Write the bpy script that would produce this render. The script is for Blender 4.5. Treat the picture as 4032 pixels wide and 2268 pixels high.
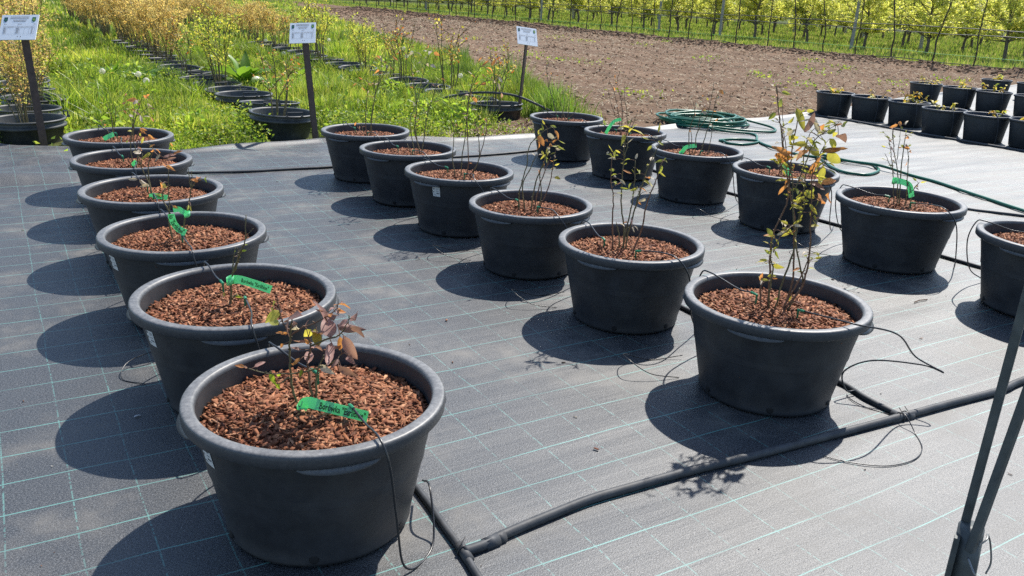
import bpy, math, random
import numpy as np
from mathutils import Vector, Matrix, Euler

for o in list(bpy.data.objects):
    bpy.data.objects.remove(o, do_unlink=True)
scene = bpy.context.scene
COL = scene.collection
rnd = random.Random(11)
nr = np.random.RandomState(7)

# world frame: X runs across the pot rows, Y along the rows away from the camera, Z up, metres
CAM_R=(0.86, -0.509, 0.044)
CAM_U=(0.131, 0.303, 0.944)
CAM_F=(0.494, 0.806, -0.327)
CAM_H=1.4144
LENS=29.692
SUN=(0.559, 0.297, 0.774)
POT_H=0.3763
POT_R=0.3450
POT_RB=0.2470
POTS={'L1': (0.635, 2.02, 1.006), 'M1': (2.43, 2.048, 0.994), 'M2': (2.419, 2.918, 0.979), 'M3': (2.397, 3.753, 0.959), 'M4': (2.409, 4.624, 0.987), 'M5': (2.427, 5.439, 0.983), 'M6': (2.435, 6.263, 0.989), 'R2': (4.477, 2.994, 1.023), 'R3': (4.507, 3.9, 1.02), 'R4': (4.5, 4.76, 1.0), 'R5': (4.501, 5.638, 1.003), 'R6': (4.5, 6.517, 0.993), 'L2': (0.629, 2.881, 1.011), 'L3': (0.62, 3.763, 1.014), 'L4': (0.629, 4.64, 1.02), 'L5': (0.653, 5.542, 1.002), 'L6': (0.689, 6.407, 1.013), 'R1': (4.471, 2.113, 1.015)}
PLANTS={'L1':([[(-0.044,0.028,0.334),(-0.052,0.034,0.374),(-0.057,0.038,0.422),(-0.056,0.039,0.5),(-0.052,0.037,0.555),(-0.047,0.035,0.593)],[(-0.051,0.053,0.55),(-0.063,0.061,0.567),(-0.069,0.067,0.591),(-0.072,0.069,0.623),(-0.075,0.07,0.642)],[(-0.057,0.015,0.55),(-0.031,-0.003,0.574),(0.001,-0.025,0.594),(0.038,-0.048,0.624),(0.049,-0.055,0.647)],[(-0.006,0.004,0.319),(-0.013,0.008,0.391),(-0.017,0.011,0.453),(-0.013,0.009,0.49),(-0.009,0.006,0.515),(-0.014,0.009,0.545)],[(0.002,0.007,0.345),(0.004,0.015,0.404),(0.013,0.017,0.442),(0.029,0.013,0.48)],[(0.013,0.017,0.442),(0.045,-0.0,0.459),(0.069,-0.011,0.483)],[(-0.017,-0.022,0.527),(0.02,-0.048,0.551),(0.046,-0.066,0.564),(0.062,-0.08,0.598),(0.066,-0.084,0.623)],[(0.014,-0.028,0.467),(-0.007,-0.013,0.456),(-0.051,0.015,0.44),(-0.086,0.037,0.436),(-0.115,0.055,0.436),(-0.147,0.074,0.445),(-0.173,0.089,0.454)],[(-0.066,0.018,0.429),(-0.081,0.03,0.416),(-0.092,0.038,0.406)]],[(0.074,-0.052,0.523,1.5,0),(0.016,-0.065,0.522,1.35,0),(0.048,-0.034,0.51,1.3,0),(0.073,-0.027,0.443,1.35,0),(0.012,-0.034,0.463,0.9,1),(-0.011,0.027,0.541,1.2,3),(-0.012,0.018,0.477,1.3,0),(-0.051,-0.025,0.488,1.2,2),(0.072,-0.037,0.57,1.2,0),(0.025,-0.044,0.577,1.25,0),(0.006,-0.014,0.564,1.2,0),(0.016,-0.035,0.613,1.2,2),(0.053,-0.01,0.593,1.0,0),(0.087,-0.06,0.608,1.0,0),(0.079,-0.089,0.583,0.9,1),(0.079,-0.043,0.485,1.0,0),(0.008,0.028,0.504,1.0,1),(0.0,-0.023,0.544,0.9,3),(-0.062,0.006,0.607,1.3,2),(-0.063,0.025,0.584,0.9,1),(-0.023,0.065,0.552,0.9,1),(-0.075,0.102,0.604,0.8,3),(-0.082,0.07,0.594,0.8,3),(-0.077,0.094,0.56,0.9,4),(0.07,-0.002,0.626,0.9,2),(0.058,-0.05,0.625,0.8,2),(0.025,-0.063,0.619,0.8,2),(-0.018,0.029,0.515,0.9,2),(0.06,-0.03,0.528,0.8,2),(-0.104,0.048,0.427,0.7,6),(-0.104,0.031,0.42,0.5,6),(-0.087,0.043,0.431,0.4,6),(-0.089,0.051,0.398,0.5,6),(-0.04,-0.002,0.449,0.4,6),(-0.01,-0.018,0.327,0.7,1),(0.008,-0.01,0.316,0.8,1)],0),'M1':([[(-0.024,0.017,0.304),(-0.017,0.035,0.453),(-0.019,0.049,0.549),(-0.013,0.05,0.63),(0.012,0.035,0.733),(0.008,0.038,0.803),(-0.023,0.056,0.942),(-0.033,0.062,0.99),(-0.052,0.074,1.059),(-0.069,0.085,1.156)],[(0.001,-0.0,0.301),(0.03,-0.016,0.356),(0.044,-0.021,0.467),(0.034,-0.011,0.59),(0.022,-0.003,0.691),(-0.006,0.014,0.789),(-0.016,0.02,0.886),(-0.016,0.02,0.981),(-0.013,0.018,1.075)],[(0.01,-0.007,0.296),(0.063,-0.05,0.426),(0.069,-0.059,0.497),(0.06,-0.062,0.601),(0.048,-0.055,0.701),(0.037,-0.048,0.799),(0.03,-0.044,0.876),(0.045,-0.053,0.943)],[(0.015,-0.011,0.313),(0.034,-0.03,0.397),(0.052,-0.046,0.464),(0.063,-0.06,0.539),(0.061,-0.061,0.57)],[(-0.044,0.027,0.315),(-0.058,0.033,0.4),(-0.057,0.032,0.443),(-0.063,0.036,0.459)],[(-0.015,0.008,0.3),(-0.035,0.01,0.394),(-0.043,0.003,0.497),(-0.06,0.008,0.544),(-0.066,0.006,0.627)],[(-0.057,0.003,0.566),(-0.043,-0.009,0.639),(-0.015,-0.026,0.675)],[(0.026,-0.015,0.643),(0.039,-0.022,0.734),(0.048,-0.028,0.794),(0.063,-0.037,0.858),(0.086,-0.051,0.898)],[(-0.032,-0.029,0.8),(-0.009,-0.043,0.907),(0.004,-0.051,0.983),(0.032,-0.068,1.012),(0.07,-0.091,1.051)],[(-0.003,0.002,0.301),(0.004,-0.003,0.409),(0.026,-0.018,0.562),(0.025,-0.017,0.619),(0.027,-0.019,0.744),(0.03,-0.02,0.818),(0.013,-0.01,0.914),(0.017,-0.013,0.999)],[(0.025,-0.017,0.308),(0.06,-0.043,0.409),(0.068,-0.05,0.452),(0.03,-0.033,0.566),(-0.004,-0.014,0.721),(-0.024,-0.002,0.842),(-0.045,0.012,0.913)],[(-0.003,0.026,0.86),(-0.03,0.043,0.873),(-0.052,0.056,0.92)]],[(0.07,-0.014,1.03,1.3,2),(0.11,-0.045,1.005,1.3,3),(0.131,-0.058,0.997,1.2,0),(-0.027,0.002,1.059,1.6,3),(0.117,-0.052,0.916,1.3,3),(0.074,-0.064,0.944,1.3,2),(-0.053,0.041,0.908,1.4,2),(-0.067,0.021,0.936,1.2,2),(-0.01,-0.0,0.913,1.2,1),(-0.024,-0.037,0.939,1.3,2),(0.03,-0.049,0.882,1.4,2),(0.118,-0.017,0.851,1.5,3),(0.076,-0.078,0.837,1.3,2),(0.079,-0.026,0.816,1.2,0),(0.103,-0.046,0.769,1.5,2),(0.134,-0.056,0.769,1.3,2),(0.02,-0.015,0.759,1.2,3),(0.056,-0.023,0.782,1.0,3),(0.028,-0.068,0.741,0.9,3),(-0.021,-0.037,0.743,0.9,3),(0.012,-0.042,1.023,1.2,1),(-0.002,-0.04,0.99,1.0,1),(-0.018,-0.036,1.037,1.4,0),(-0.002,-0.042,1.051,1.2,1),(-0.019,0.018,0.982,1.2,3),(-0.025,-0.021,0.965,1.2,3),(0.08,0.004,0.932,1.2,3),(0.084,-0.03,0.928,1.3,3),(0.099,-0.056,0.97,1.0,3),(0.131,-0.056,1.034,1.0,4),(0.095,-0.086,0.951,1.0,2),(0.011,0.043,0.816,1.0,2),(-0.005,0.043,0.793,0.9,2),(0.059,-0.01,0.954,1.3,4),(0.026,-0.018,0.967,1.3,4),(-0.023,0.054,0.615,0.8,2),(-0.023,0.043,0.613,0.7,3),(0.014,0.01,0.633,0.8,3),(0.021,0.036,0.631,0.6,3),(-0.007,0.02,0.501,0.8,3),(0.038,-0.039,0.5,0.7,2),(-0.057,0.041,0.456,0.6,2),(-0.074,0.009,0.46,0.5,3),(-0.041,-0.011,0.465,0.5,2),(0.096,-0.032,0.532,0.6,3),(0.113,-0.036,0.531,0.6,4),(0.069,0.013,0.378,0.5,2),(0.07,-0.002,0.375,0.5,3),(0.003,0.003,0.378,0.4,4),(0.05,-0.079,0.707,0.7,0),(0.08,-0.05,0.667,0.8,3),(0.041,0.025,0.647,0.8,1)],55),'R2':([[(-0.023,0.02,0.355),(-0.04,0.051,0.533),(-0.057,0.068,0.625),(-0.093,0.091,0.746)],[(-0.009,0.005,0.341),(-0.039,0.022,0.538),(-0.075,0.044,0.653),(-0.102,0.061,0.782)],[(0.005,-0.004,0.334),(-0.025,0.011,0.54),(-0.035,0.016,0.656),(-0.038,0.018,0.732),(-0.038,0.018,0.77)],[(0.024,-0.024,0.385),(-0.006,-0.021,0.529),(-0.027,-0.017,0.638),(-0.049,-0.003,0.713)],[(-0.077,0.017,0.542),(-0.119,0.036,0.603),(-0.147,0.053,0.655)],[(-0.092,0.007,0.622),(-0.098,0.01,0.736),(-0.106,0.015,0.819)],[(-0.044,0.073,0.685),(-0.066,0.087,0.761),(-0.065,0.086,0.814)],[(0.059,-0.031,0.4),(0.071,-0.034,0.464),(0.088,-0.043,0.488)]],[(-0.131,0.038,0.812,1.0,2),(-0.076,0.037,0.822,1.1,2),(-0.085,-0.001,0.839,0.9,1),(-0.136,0.049,0.8,0.9,0),(-0.012,0.035,0.744,1.2,2),(-0.011,0.025,0.753,0.9,0),(0.007,-0.007,0.669,1.1,2),(-0.04,-0.002,0.69,1.0,2),(-0.027,0.034,0.691,0.9,3)],22),'R3':([[(-0.015,0.009,0.232),(-0.006,0.046,0.534),(-0.036,0.076,0.709),(-0.079,0.102,0.898),(-0.068,0.095,0.933)],[(0.004,-0.003,0.233),(-0.009,0.001,0.497),(-0.052,0.025,0.673),(-0.075,0.038,0.82)],[(-0.043,0.026,0.24),(-0.041,0.007,0.408),(-0.08,0.009,0.544)]],[],8),'R4':([[(-0.044,0.021,0.325),(-0.082,0.015,0.499),(-0.072,-0.008,0.65),(-0.089,0.003,0.736)],[(-0.014,0.003,0.327),(-0.03,-0.015,0.502),(0.014,-0.058,0.644),(0.028,-0.066,0.877)],[(0.028,-0.012,0.317),(0.063,-0.007,0.466),(0.109,-0.013,0.645),(0.122,-0.021,0.774),(0.143,-0.034,0.814)],[(0.075,-0.045,0.341),(0.086,-0.049,0.502),(0.085,-0.047,0.601)],[(0.006,0.023,0.494),(0.024,0.025,0.643),(0.045,0.012,0.693)],[(-0.026,0.012,0.326),(-0.051,0.011,0.448),(-0.075,0.015,0.538)]],[(-0.033,-0.008,0.736,0.8,1),(0.124,-0.054,0.812,1.1,2),(0.156,-0.049,0.806,0.8,1),(0.073,-0.063,0.663,1.0,2),(-0.016,-0.041,0.682,0.9,0),(-0.005,0.046,0.7,0.9,1),(0.011,-0.031,0.651,0.9,1),(0.124,-0.048,0.6,0.8,2),(-0.028,-0.023,0.777,0.6,2),(0.112,-0.046,0.767,0.6,1)],10),'R5':([[(-0.029,0.027,0.359),(-0.044,0.058,0.522),(-0.08,0.089,0.684),(-0.125,0.117,0.789)],[(-0.026,0.022,0.36),(-0.021,0.034,0.525),(-0.035,0.048,0.622),(-0.074,0.072,0.772),(-0.061,0.064,0.859)],[(0.021,-0.017,0.364),(-0.014,-0.006,0.563),(-0.036,0.005,0.649),(-0.039,0.007,0.757)],[(0.035,-0.013,0.385),(0.058,-0.022,0.441),(0.084,-0.03,0.53)],[(-0.104,0.033,0.516),(-0.146,0.047,0.624),(-0.166,0.06,0.71)]],[(-0.122,0.053,0.823,0.9,2),(-0.097,0.05,0.769,1.0,2),(-0.08,0.093,0.716,0.9,2),(-0.092,0.016,0.863,0.7,1),(-0.021,0.058,0.697,0.7,4)],6),'R6':([[(-0.065,0.046,0.345),(-0.096,0.082,0.487),(-0.135,0.118,0.64),(-0.163,0.135,0.793),(-0.156,0.131,0.864)],[(-0.005,0.013,0.342),(-0.032,0.053,0.465),(-0.039,0.079,0.595)],[(0.004,-0.006,0.344),(0.01,-0.022,0.594),(0.015,-0.025,0.69)],[(-0.003,-0.005,0.344),(0.059,-0.055,0.453),(0.032,-0.054,0.597)],[(-0.166,0.071,0.646),(-0.15,0.062,0.753),(-0.11,0.037,0.779)],[(-0.038,0.031,0.346),(-0.011,0.033,0.492),(-0.021,0.052,0.598)]],[(-0.116,0.126,0.765,0.9,2),(-0.083,0.074,0.74,0.9,2),(-0.173,0.104,0.843,0.7,1),(-0.188,0.09,0.739,0.7,4),(0.041,0.014,0.709,0.7,4),(0.056,0.009,0.662,0.6,4),(-0.154,0.046,0.86,0.8,1)],10),'M2':([[(-0.07,0.038,0.328),(-0.092,0.035,0.483),(-0.102,0.031,0.577),(-0.12,0.04,0.685),(-0.117,0.038,0.775)],[(-0.041,0.038,0.382),(-0.054,0.056,0.455)],[(-0.028,0.021,0.315),(-0.022,0.034,0.426),(-0.033,0.055,0.535),(-0.034,0.062,0.626),(-0.035,0.062,0.736),(-0.036,0.063,0.826),(-0.014,0.049,0.927)],[(-0.02,0.01,0.311),(-0.021,0.004,0.408),(-0.004,-0.015,0.53),(0.007,-0.026,0.624),(0.021,-0.035,0.703),(0.045,-0.049,0.781),(0.069,-0.064,0.853)],[(0.001,-0.003,0.305),(0.028,-0.029,0.424),(0.036,-0.046,0.571),(0.054,-0.059,0.645),(0.072,-0.07,0.736),(0.08,-0.075,0.755)],[(-0.04,0.024,0.309),(-0.025,0.011,0.432),(-0.015,0.002,0.546),(-0.014,0.0,0.656),(-0.018,0.003,0.746)],[(-0.054,0.038,0.742),(-0.046,0.033,0.831),(-0.071,0.048,0.9)],[(-0.015,-0.029,0.534),(-0.015,-0.038,0.603),(-0.008,-0.042,0.64)]],[(-0.037,0.062,0.891,1.2,3),(-0.035,0.025,0.885,1.6,3),(0.001,0.031,0.871,1.4,3),(-0.081,0.018,0.847,1.1,3),(-0.065,0.095,0.762,0.9,4),(-0.085,0.081,0.747,0.8,1),(-0.109,0.048,0.701,0.7,4),(-0.06,0.089,0.672,0.7,4),(-0.03,0.042,0.685,1.0,2),(-0.043,0.066,0.632,0.9,0),(-0.083,-0.002,0.655,0.8,1),(-0.024,-0.037,0.712,0.9,4),(0.056,-0.006,0.671,1.0,2),(0.024,-0.038,0.655,0.9,3),(0.057,-0.033,0.67,0.8,1),(0.007,-0.045,0.627,0.9,2),(0.047,0.027,0.547,0.9,2),(0.034,-0.02,0.568,0.9,1),(0.084,-0.013,0.886,0.9,3),(0.05,-0.081,0.828,0.9,4),(0.079,-0.051,0.744,1.0,4),(0.059,-0.088,0.717,0.9,4),(0.065,0.005,0.801,1.0,4),(0.013,-0.014,0.842,0.9,4),(-0.025,-0.035,0.444,0.6,1),(-0.012,-0.042,0.451,0.6,1),(-0.028,0.022,0.461,0.6,2),(-0.032,-0.03,0.48,0.6,0)],26),'M3':([[(-0.057,0.029,0.328),(-0.064,0.02,0.433),(-0.046,-0.007,0.566),(-0.039,-0.013,0.672),(0.011,-0.044,0.745),(0.056,-0.072,0.781)],[(-0.026,0.015,0.314),(-0.046,0.024,0.452),(-0.015,0.002,0.555),(0.011,-0.014,0.635)],[(-0.001,0.001,0.307),(0.011,-0.007,0.455),(0.042,-0.026,0.571),(0.062,-0.038,0.644),(0.077,-0.048,0.701)],[(0.012,-0.007,0.301),(0.032,-0.014,0.44),(0.059,-0.028,0.542),(0.08,-0.04,0.614)],[(0.027,-0.015,0.309),(0.07,-0.036,0.427),(0.092,-0.044,0.529),(0.1,-0.047,0.629)],[(0.017,-0.012,0.309),(0.041,-0.031,0.399),(0.026,-0.028,0.53),(0.051,-0.046,0.617)]],[(0.022,0.0,0.744,1.1,3),(0.011,-0.047,0.71,1.4,2),(0.013,-0.034,0.68,1.3,2),(0.083,-0.016,0.674,1.2,2),(0.08,-0.09,0.745,1.1,2),(0.055,-0.066,0.732,1.0,1),(0.074,-0.076,0.719,0.9,1),(0.119,-0.075,0.696,0.8,4),(0.087,-0.112,0.676,0.9,4),(0.035,-0.077,0.673,1.0,1),(0.078,-0.052,0.778,0.8,4),(0.014,-0.048,0.773,0.8,4),(0.057,-0.014,0.703,1.0,2),(0.107,-0.031,0.668,1.0,4),(0.111,-0.059,0.659,0.9,1)],16),'M4':([[(-0.019,0.016,0.345),(-0.032,0.031,0.435),(-0.024,0.037,0.599),(-0.04,0.047,0.711)],[(0.01,-0.008,0.331),(0.01,-0.013,0.441),(0.024,-0.028,0.623),(0.035,-0.034,0.768),(0.052,-0.045,0.926),(0.091,-0.068,1.006)],[(0.039,-0.034,0.343),(0.035,-0.052,0.463),(0.014,-0.062,0.693),(0.024,-0.068,0.851),(0.062,-0.091,0.962)],[(0.056,-0.036,0.342),(0.096,-0.062,0.428),(0.131,-0.088,0.612),(0.136,-0.09,0.693)],[(0.07,-0.046,0.351),(0.1,-0.07,0.463),(0.086,-0.068,0.61),(0.056,-0.049,0.729)],[(0.05,-0.019,0.845),(0.117,-0.06,0.912),(0.171,-0.093,0.93)]],[(0.07,-0.086,1.046,1.1,2),(0.109,-0.099,1.024,1.2,2),(0.178,-0.072,1.03,1.1,2),(0.132,-0.109,1.002,1.2,2),(0.126,-0.088,0.977,1.0,2),(0.18,-0.059,0.942,0.8,2),(0.101,-0.088,0.907,1.1,2),(0.149,-0.133,0.919,1.1,1),(0.21,-0.105,0.931,1.0,1),(0.198,-0.113,0.893,1.0,1),(0.216,-0.119,0.842,1.0,2),(0.052,-0.085,0.814,1.0,2),(0.038,-0.033,0.964,0.9,1),(0.08,-0.107,0.713,0.8,1),(0.12,-0.103,0.695,0.9,2),(0.047,-0.005,0.561,0.9,3),(0.041,-0.077,0.426,0.9,2),(0.058,-0.06,0.755,0.8,1)],14),'M5':([[(0.022,-0.003,0.336),(0.002,0.021,0.399)],[(0.042,-0.016,0.337),(0.026,0.031,0.536),(0.052,0.023,0.637),(0.075,0.009,0.702)],[(0.066,-0.041,0.341),(0.04,-0.026,0.525),(0.047,-0.031,0.681),(0.015,-0.011,0.929),(0.03,-0.02,1.017)],[(0.072,-0.038,0.349),(0.048,-0.011,0.477),(0.054,-0.006,0.586)],[(0.083,-0.048,0.35),(0.117,-0.056,0.591),(0.147,-0.075,0.72),(0.177,-0.093,0.847)],[(0.047,-0.033,0.681),(0.084,-0.056,0.88),(0.114,-0.074,1.004),(0.121,-0.078,1.074)]],[(0.13,-0.038,1.062,1.2,2),(0.109,-0.105,1.032,1.0,1),(0.176,-0.069,1.017,1.0,2),(0.119,-0.127,0.947,1.1,1),(0.116,-0.028,0.992,1.0,1),(0.023,0.007,1.015,0.8,1),(0.059,-0.043,1.019,0.8,1),(0.069,-0.022,0.956,0.8,1),(0.2,-0.127,0.859,0.9,2),(0.12,-0.041,0.949,0.9,1),(0.061,-0.083,0.917,0.8,3),(0.18,-0.109,0.804,0.9,3),(0.142,-0.043,0.762,0.8,4)],18),'M6':([[(0.019,-0.006,0.318),(0.006,0.015,0.398),(0.023,0.036,0.6),(0.037,0.027,0.732)],[(0.025,-0.019,0.32),(0.038,-0.047,0.509),(0.054,-0.066,0.662),(0.046,-0.061,0.761)],[(0.052,-0.035,0.321),(0.031,-0.035,0.456),(0.073,-0.074,0.713),(0.16,-0.127,0.914),(0.16,-0.127,1.012)],[(-0.016,0.018,0.337),(-0.048,0.045,0.386),(-0.055,0.055,0.416)],[(0.008,-0.007,0.319),(-0.019,0.007,0.37),(-0.038,0.014,0.431)],[(0.065,-0.092,0.715),(0.092,-0.108,0.864),(0.084,-0.103,0.932)]],[(0.178,-0.084,0.999,1.0,2),(0.188,-0.125,0.924,1.3,2),(0.093,-0.029,0.936,1.1,2),(0.108,-0.069,0.91,1.0,1),(0.066,-0.04,0.917,1.0,2),(0.08,-0.059,0.83,1.2,2),(0.092,-0.081,0.812,1.0,2),(-0.052,0.079,0.708,1.2,2),(-0.025,0.035,0.762,0.9,2),(0.023,0.02,0.753,1.0,0),(0.0,0.046,0.68,0.8,2),(0.134,-0.111,0.864,0.8,1),(0.073,0.005,0.864,0.8,3),(-0.057,0.078,0.412,0.8,2),(-0.044,0.028,0.388,0.8,0),(-0.015,0.017,0.399,0.9,0)],14),'L2':([[(-0.022,0.011,0.315),(-0.015,-0.007,0.412),(-0.006,-0.022,0.474),(0.013,-0.043,0.54),(0.028,-0.059,0.586),(0.035,-0.067,0.68)],[(-0.002,0.018,0.452),(0.003,0.02,0.499),(0.013,0.019,0.547)],[(-0.005,-0.018,0.468),(0.014,-0.038,0.534),(0.035,-0.059,0.599),(0.056,-0.072,0.633)],[(0.003,0.0,0.466),(0.016,-0.007,0.51),(0.014,-0.005,0.553)],[(-0.021,0.005,0.349),(-0.006,-0.007,0.376),(0.002,-0.013,0.379)]],[(-0.023,-0.036,0.336,0.9,2),(0.006,0.009,0.369,0.6,6),(0.041,-0.026,0.566,0.4,6),(0.037,-0.002,0.536,0.35,6),(0.011,0.027,0.528,0.3,6),(0.031,0.038,0.501,0.3,6),(-0.045,-0.021,0.391,0.5,3)],0),'L3':([[(-0.047,0.03,0.316),(-0.051,0.037,0.417),(-0.047,0.038,0.464),(-0.063,0.05,0.51),(-0.065,0.053,0.544),(-0.052,0.047,0.574),(-0.072,0.06,0.601)],[(-0.046,0.033,0.459),(-0.044,0.033,0.512),(-0.041,0.034,0.593),(-0.036,0.031,0.645),(-0.042,0.035,0.662)],[(-0.007,0.007,0.354),(0.014,0.001,0.461),(0.031,-0.006,0.514),(0.045,-0.011,0.573),(0.067,-0.023,0.603),(0.097,-0.042,0.616)],[(0.039,-0.019,0.575),(0.036,-0.017,0.621),(0.038,-0.018,0.667)],[(0.044,-0.021,0.581),(0.046,-0.021,0.621),(0.049,-0.023,0.65)]],[(-0.039,0.067,0.656,1.1,2),(-0.036,0.017,0.665,1.0,2),(0.071,-0.039,0.623,1.1,2),(-0.063,0.061,0.586,0.9,2),(-0.067,-0.007,0.598,0.7,3),(-0.056,0.026,0.578,0.6,3),(-0.083,0.004,0.548,0.6,3),(0.087,-0.096,0.631,0.7,6),(0.023,-0.072,0.501,0.7,3),(0.02,-0.046,0.501,0.6,3),(-0.032,-0.014,0.498,0.6,2),(0.06,-0.035,0.612,0.8,2)],0),'L4':([[(-0.005,0.005,0.359),(-0.017,0.014,0.428),(-0.04,0.03,0.496),(-0.056,0.042,0.578),(-0.061,0.045,0.659),(-0.048,0.038,0.74)],[(-0.008,0.015,0.378),(-0.008,0.03,0.494),(0.023,0.022,0.577),(0.009,0.033,0.61)],[(-0.041,0.024,0.498),(-0.047,0.027,0.566),(-0.04,0.023,0.573)],[(0.024,0.029,0.576),(0.051,0.008,0.551),(0.092,-0.017,0.546)]],[(-0.048,0.017,0.575,1.2,1),(-0.039,0.052,0.408,1.5,1),(-0.081,0.056,0.428,1.0,1),(-0.033,0.035,0.397,1.1,1),(0.015,-0.036,0.581,1.3,2),(0.094,-0.006,0.554,1.5,0),(0.099,-0.029,0.541,1.2,0),(0.037,-0.064,0.591,1.1,2),(-0.006,0.008,0.561,1.2,3),(0.132,-0.023,0.572,1.1,2),(0.006,-0.057,0.662,1.0,2),(0.018,-0.034,0.611,1.0,2),(0.04,0.004,0.545,1.0,1),(-0.03,-0.036,0.644,0.8,3),(0.107,-0.037,0.617,0.7,2)],4),'L5':([[(0.001,0.001,0.336),(-0.0,0.005,0.473),(0.026,-0.007,0.609),(0.04,-0.016,0.689)],[(0.022,-0.009,0.336),(0.04,-0.01,0.449),(0.061,-0.016,0.522)],[(0.042,-0.025,0.33),(0.056,-0.032,0.412)]],[(-0.006,0.055,0.342,1.2,0),(0.069,-0.06,0.56,1.0,2),(0.061,-0.029,0.54,0.9,2),(-0.023,-0.039,0.489,0.5,6)],3),'L6':([[(-0.05,0.031,0.33),(-0.035,0.025,0.486),(-0.055,0.04,0.593)],[(-0.041,0.024,0.34),(-0.004,-0.006,0.58)],[(0.068,-0.037,0.318),(0.09,-0.026,0.444),(0.123,-0.03,0.534),(0.156,-0.039,0.625),(0.174,-0.05,0.653)],[(0.084,-0.047,0.318),(0.126,-0.055,0.419),(0.163,-0.069,0.466)],[(0.083,-0.071,0.442),(0.066,-0.072,0.524),(0.041,-0.067,0.604)],[(0.112,-0.109,0.527),(0.153,-0.141,0.566),(0.185,-0.166,0.596)],[(-0.061,0.023,0.396),(-0.095,0.034,0.46)]],[(0.171,-0.141,0.668,1.5,2),(0.194,-0.092,0.658,1.2,2),(0.103,-0.058,0.629,1.5,2),(0.117,-0.068,0.616,1.0,1),(0.046,-0.032,0.613,1.4,2),(0.111,-0.126,0.548,1.2,0),(0.084,-0.064,0.522,1.0,1),(0.055,0.025,0.538,1.0,2),(0.198,-0.084,0.594,0.9,1),(0.139,-0.077,0.504,1.2,1),(0.196,-0.156,0.504,1.1,2),(0.145,-0.04,0.416,1.0,2),(0.137,-0.093,0.415,1.0,2),(0.185,-0.099,0.378,1.1,2),(0.092,-0.091,0.561,1.0,2),(0.169,-0.124,0.528,0.9,1),(0.061,-0.055,0.665,0.7,2)],10)}
MISC={'far_pipe': [(1.24, 6.732), (1.648, 6.665), (2.275, 6.592), (3.472, 6.777), (3.886, 6.774), (4.389, 6.853), (4.094, 6.868), (4.437, 6.914)], 'pipe3': [(6.335, 3.653), (6.439, 3.503), (6.545, 3.333)], 'rlat': [(4.9, 3.84), (4.89, 3.671), (4.894, 2.913), (4.868, 2.664), (4.876, 4.729), (4.87, 4.658)], 'row1pipe': [(10.063, 7.774), (10.207, 7.277), (10.154, 6.677), (9.989, 6.054), (9.954, 5.462), (10.016, 5.283)], 'hose_tail': [(6.757, 6.783), (7.011, 6.776), (7.132, 6.634), (8.243, 7.777), (7.493, 7.004), (7.048, 6.613), (6.787, 6.512), (6.689, 6.714)], 'hose_out': [(7.485, 7.006), (7.128, 6.59), (6.967, 6.209), (6.909, 5.869), (6.983, 5.694), (7.109, 5.471), (7.2, 5.229), (7.108, 5.054), (6.964, 4.937), (6.721, 4.86), (6.63, 4.934), (6.6, 5.057)], 'hose_far': [(7.041, 5.676), (7.084, 5.371), (7.117, 5.031), (7.114, 4.729), (7.081, 4.437), (6.968, 4.111), (7.11, 4.67), (7.011, 4.263), (6.84, 3.797), (6.707, 3.424)], 'coil': [(6.817, 7.792), (8.189, 8.658), (8.548, 8.319), (8.036, 7.712), (7.319, 7.149), (6.892, 7.361), (6.699, 7.511), (7.915, 7.197)], 'loopwire': [(2.691, 1.658), (2.659, 1.768), (2.684, 1.855), (2.668, 1.606), (2.644, 1.531), (2.574, 1.455), (2.477, 1.42), (2.359, 1.436), (2.264, 1.501), (2.211, 1.572)], 'm2wire': [(2.435, 2.46), (2.331, 2.415), (2.237, 2.328)], 'white_bit': [(0.255, 2.83)], 'stick': [(3.952, 2.44), (4.039, 2.439)], 'clocks': [(1.189, 12.194), (1.562, 11.795), (1.583, 11.309), (5.35, 31.254), (4.432, 15.293), (5.116, 18.985), (5.115, 18.985), (4.424, 15.292), (7.481, 17.146), (6.6, 14.884), (5.867, 11.301), (7.073, 15.695), (6.73, 19.531)], 'yellowfl': [(1.337, 12.556), (9.074, 17.24), (8.411, 14.961), (7.38, 16.541)], 'tuftsfield': [(12.972, 24.393), (11.44, 19.936), (11.188, 21.578), (17.166, 25.918), (17.431, 24.266), (18.61, 22.873), (21.499, 24.977), (10.897, 16.396), (11.577, 16.057), (11.325, 18.236), (13.484, 12.703), (8.194, 9.953), (12.79, 10.883), (15.965, 13.349), (15.806, 13.212), (15.807, 16.784), (19.456, 16.607), (13.739, 12.948), (9.449, 8.954), (18.538, 11.676), (15.65, 11.084), (18.269, 14.52)], 'signs': [(0.296, 8.477, 0.0), (2.618, 8.057, 0.0), (5.332, 8.749, 0.0)], 'dock': [(3.047, 13.435), (3.358, 12.045), (3.409, 12.38), (4.653, 13.843), (4.603, 15.282)]}
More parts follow.
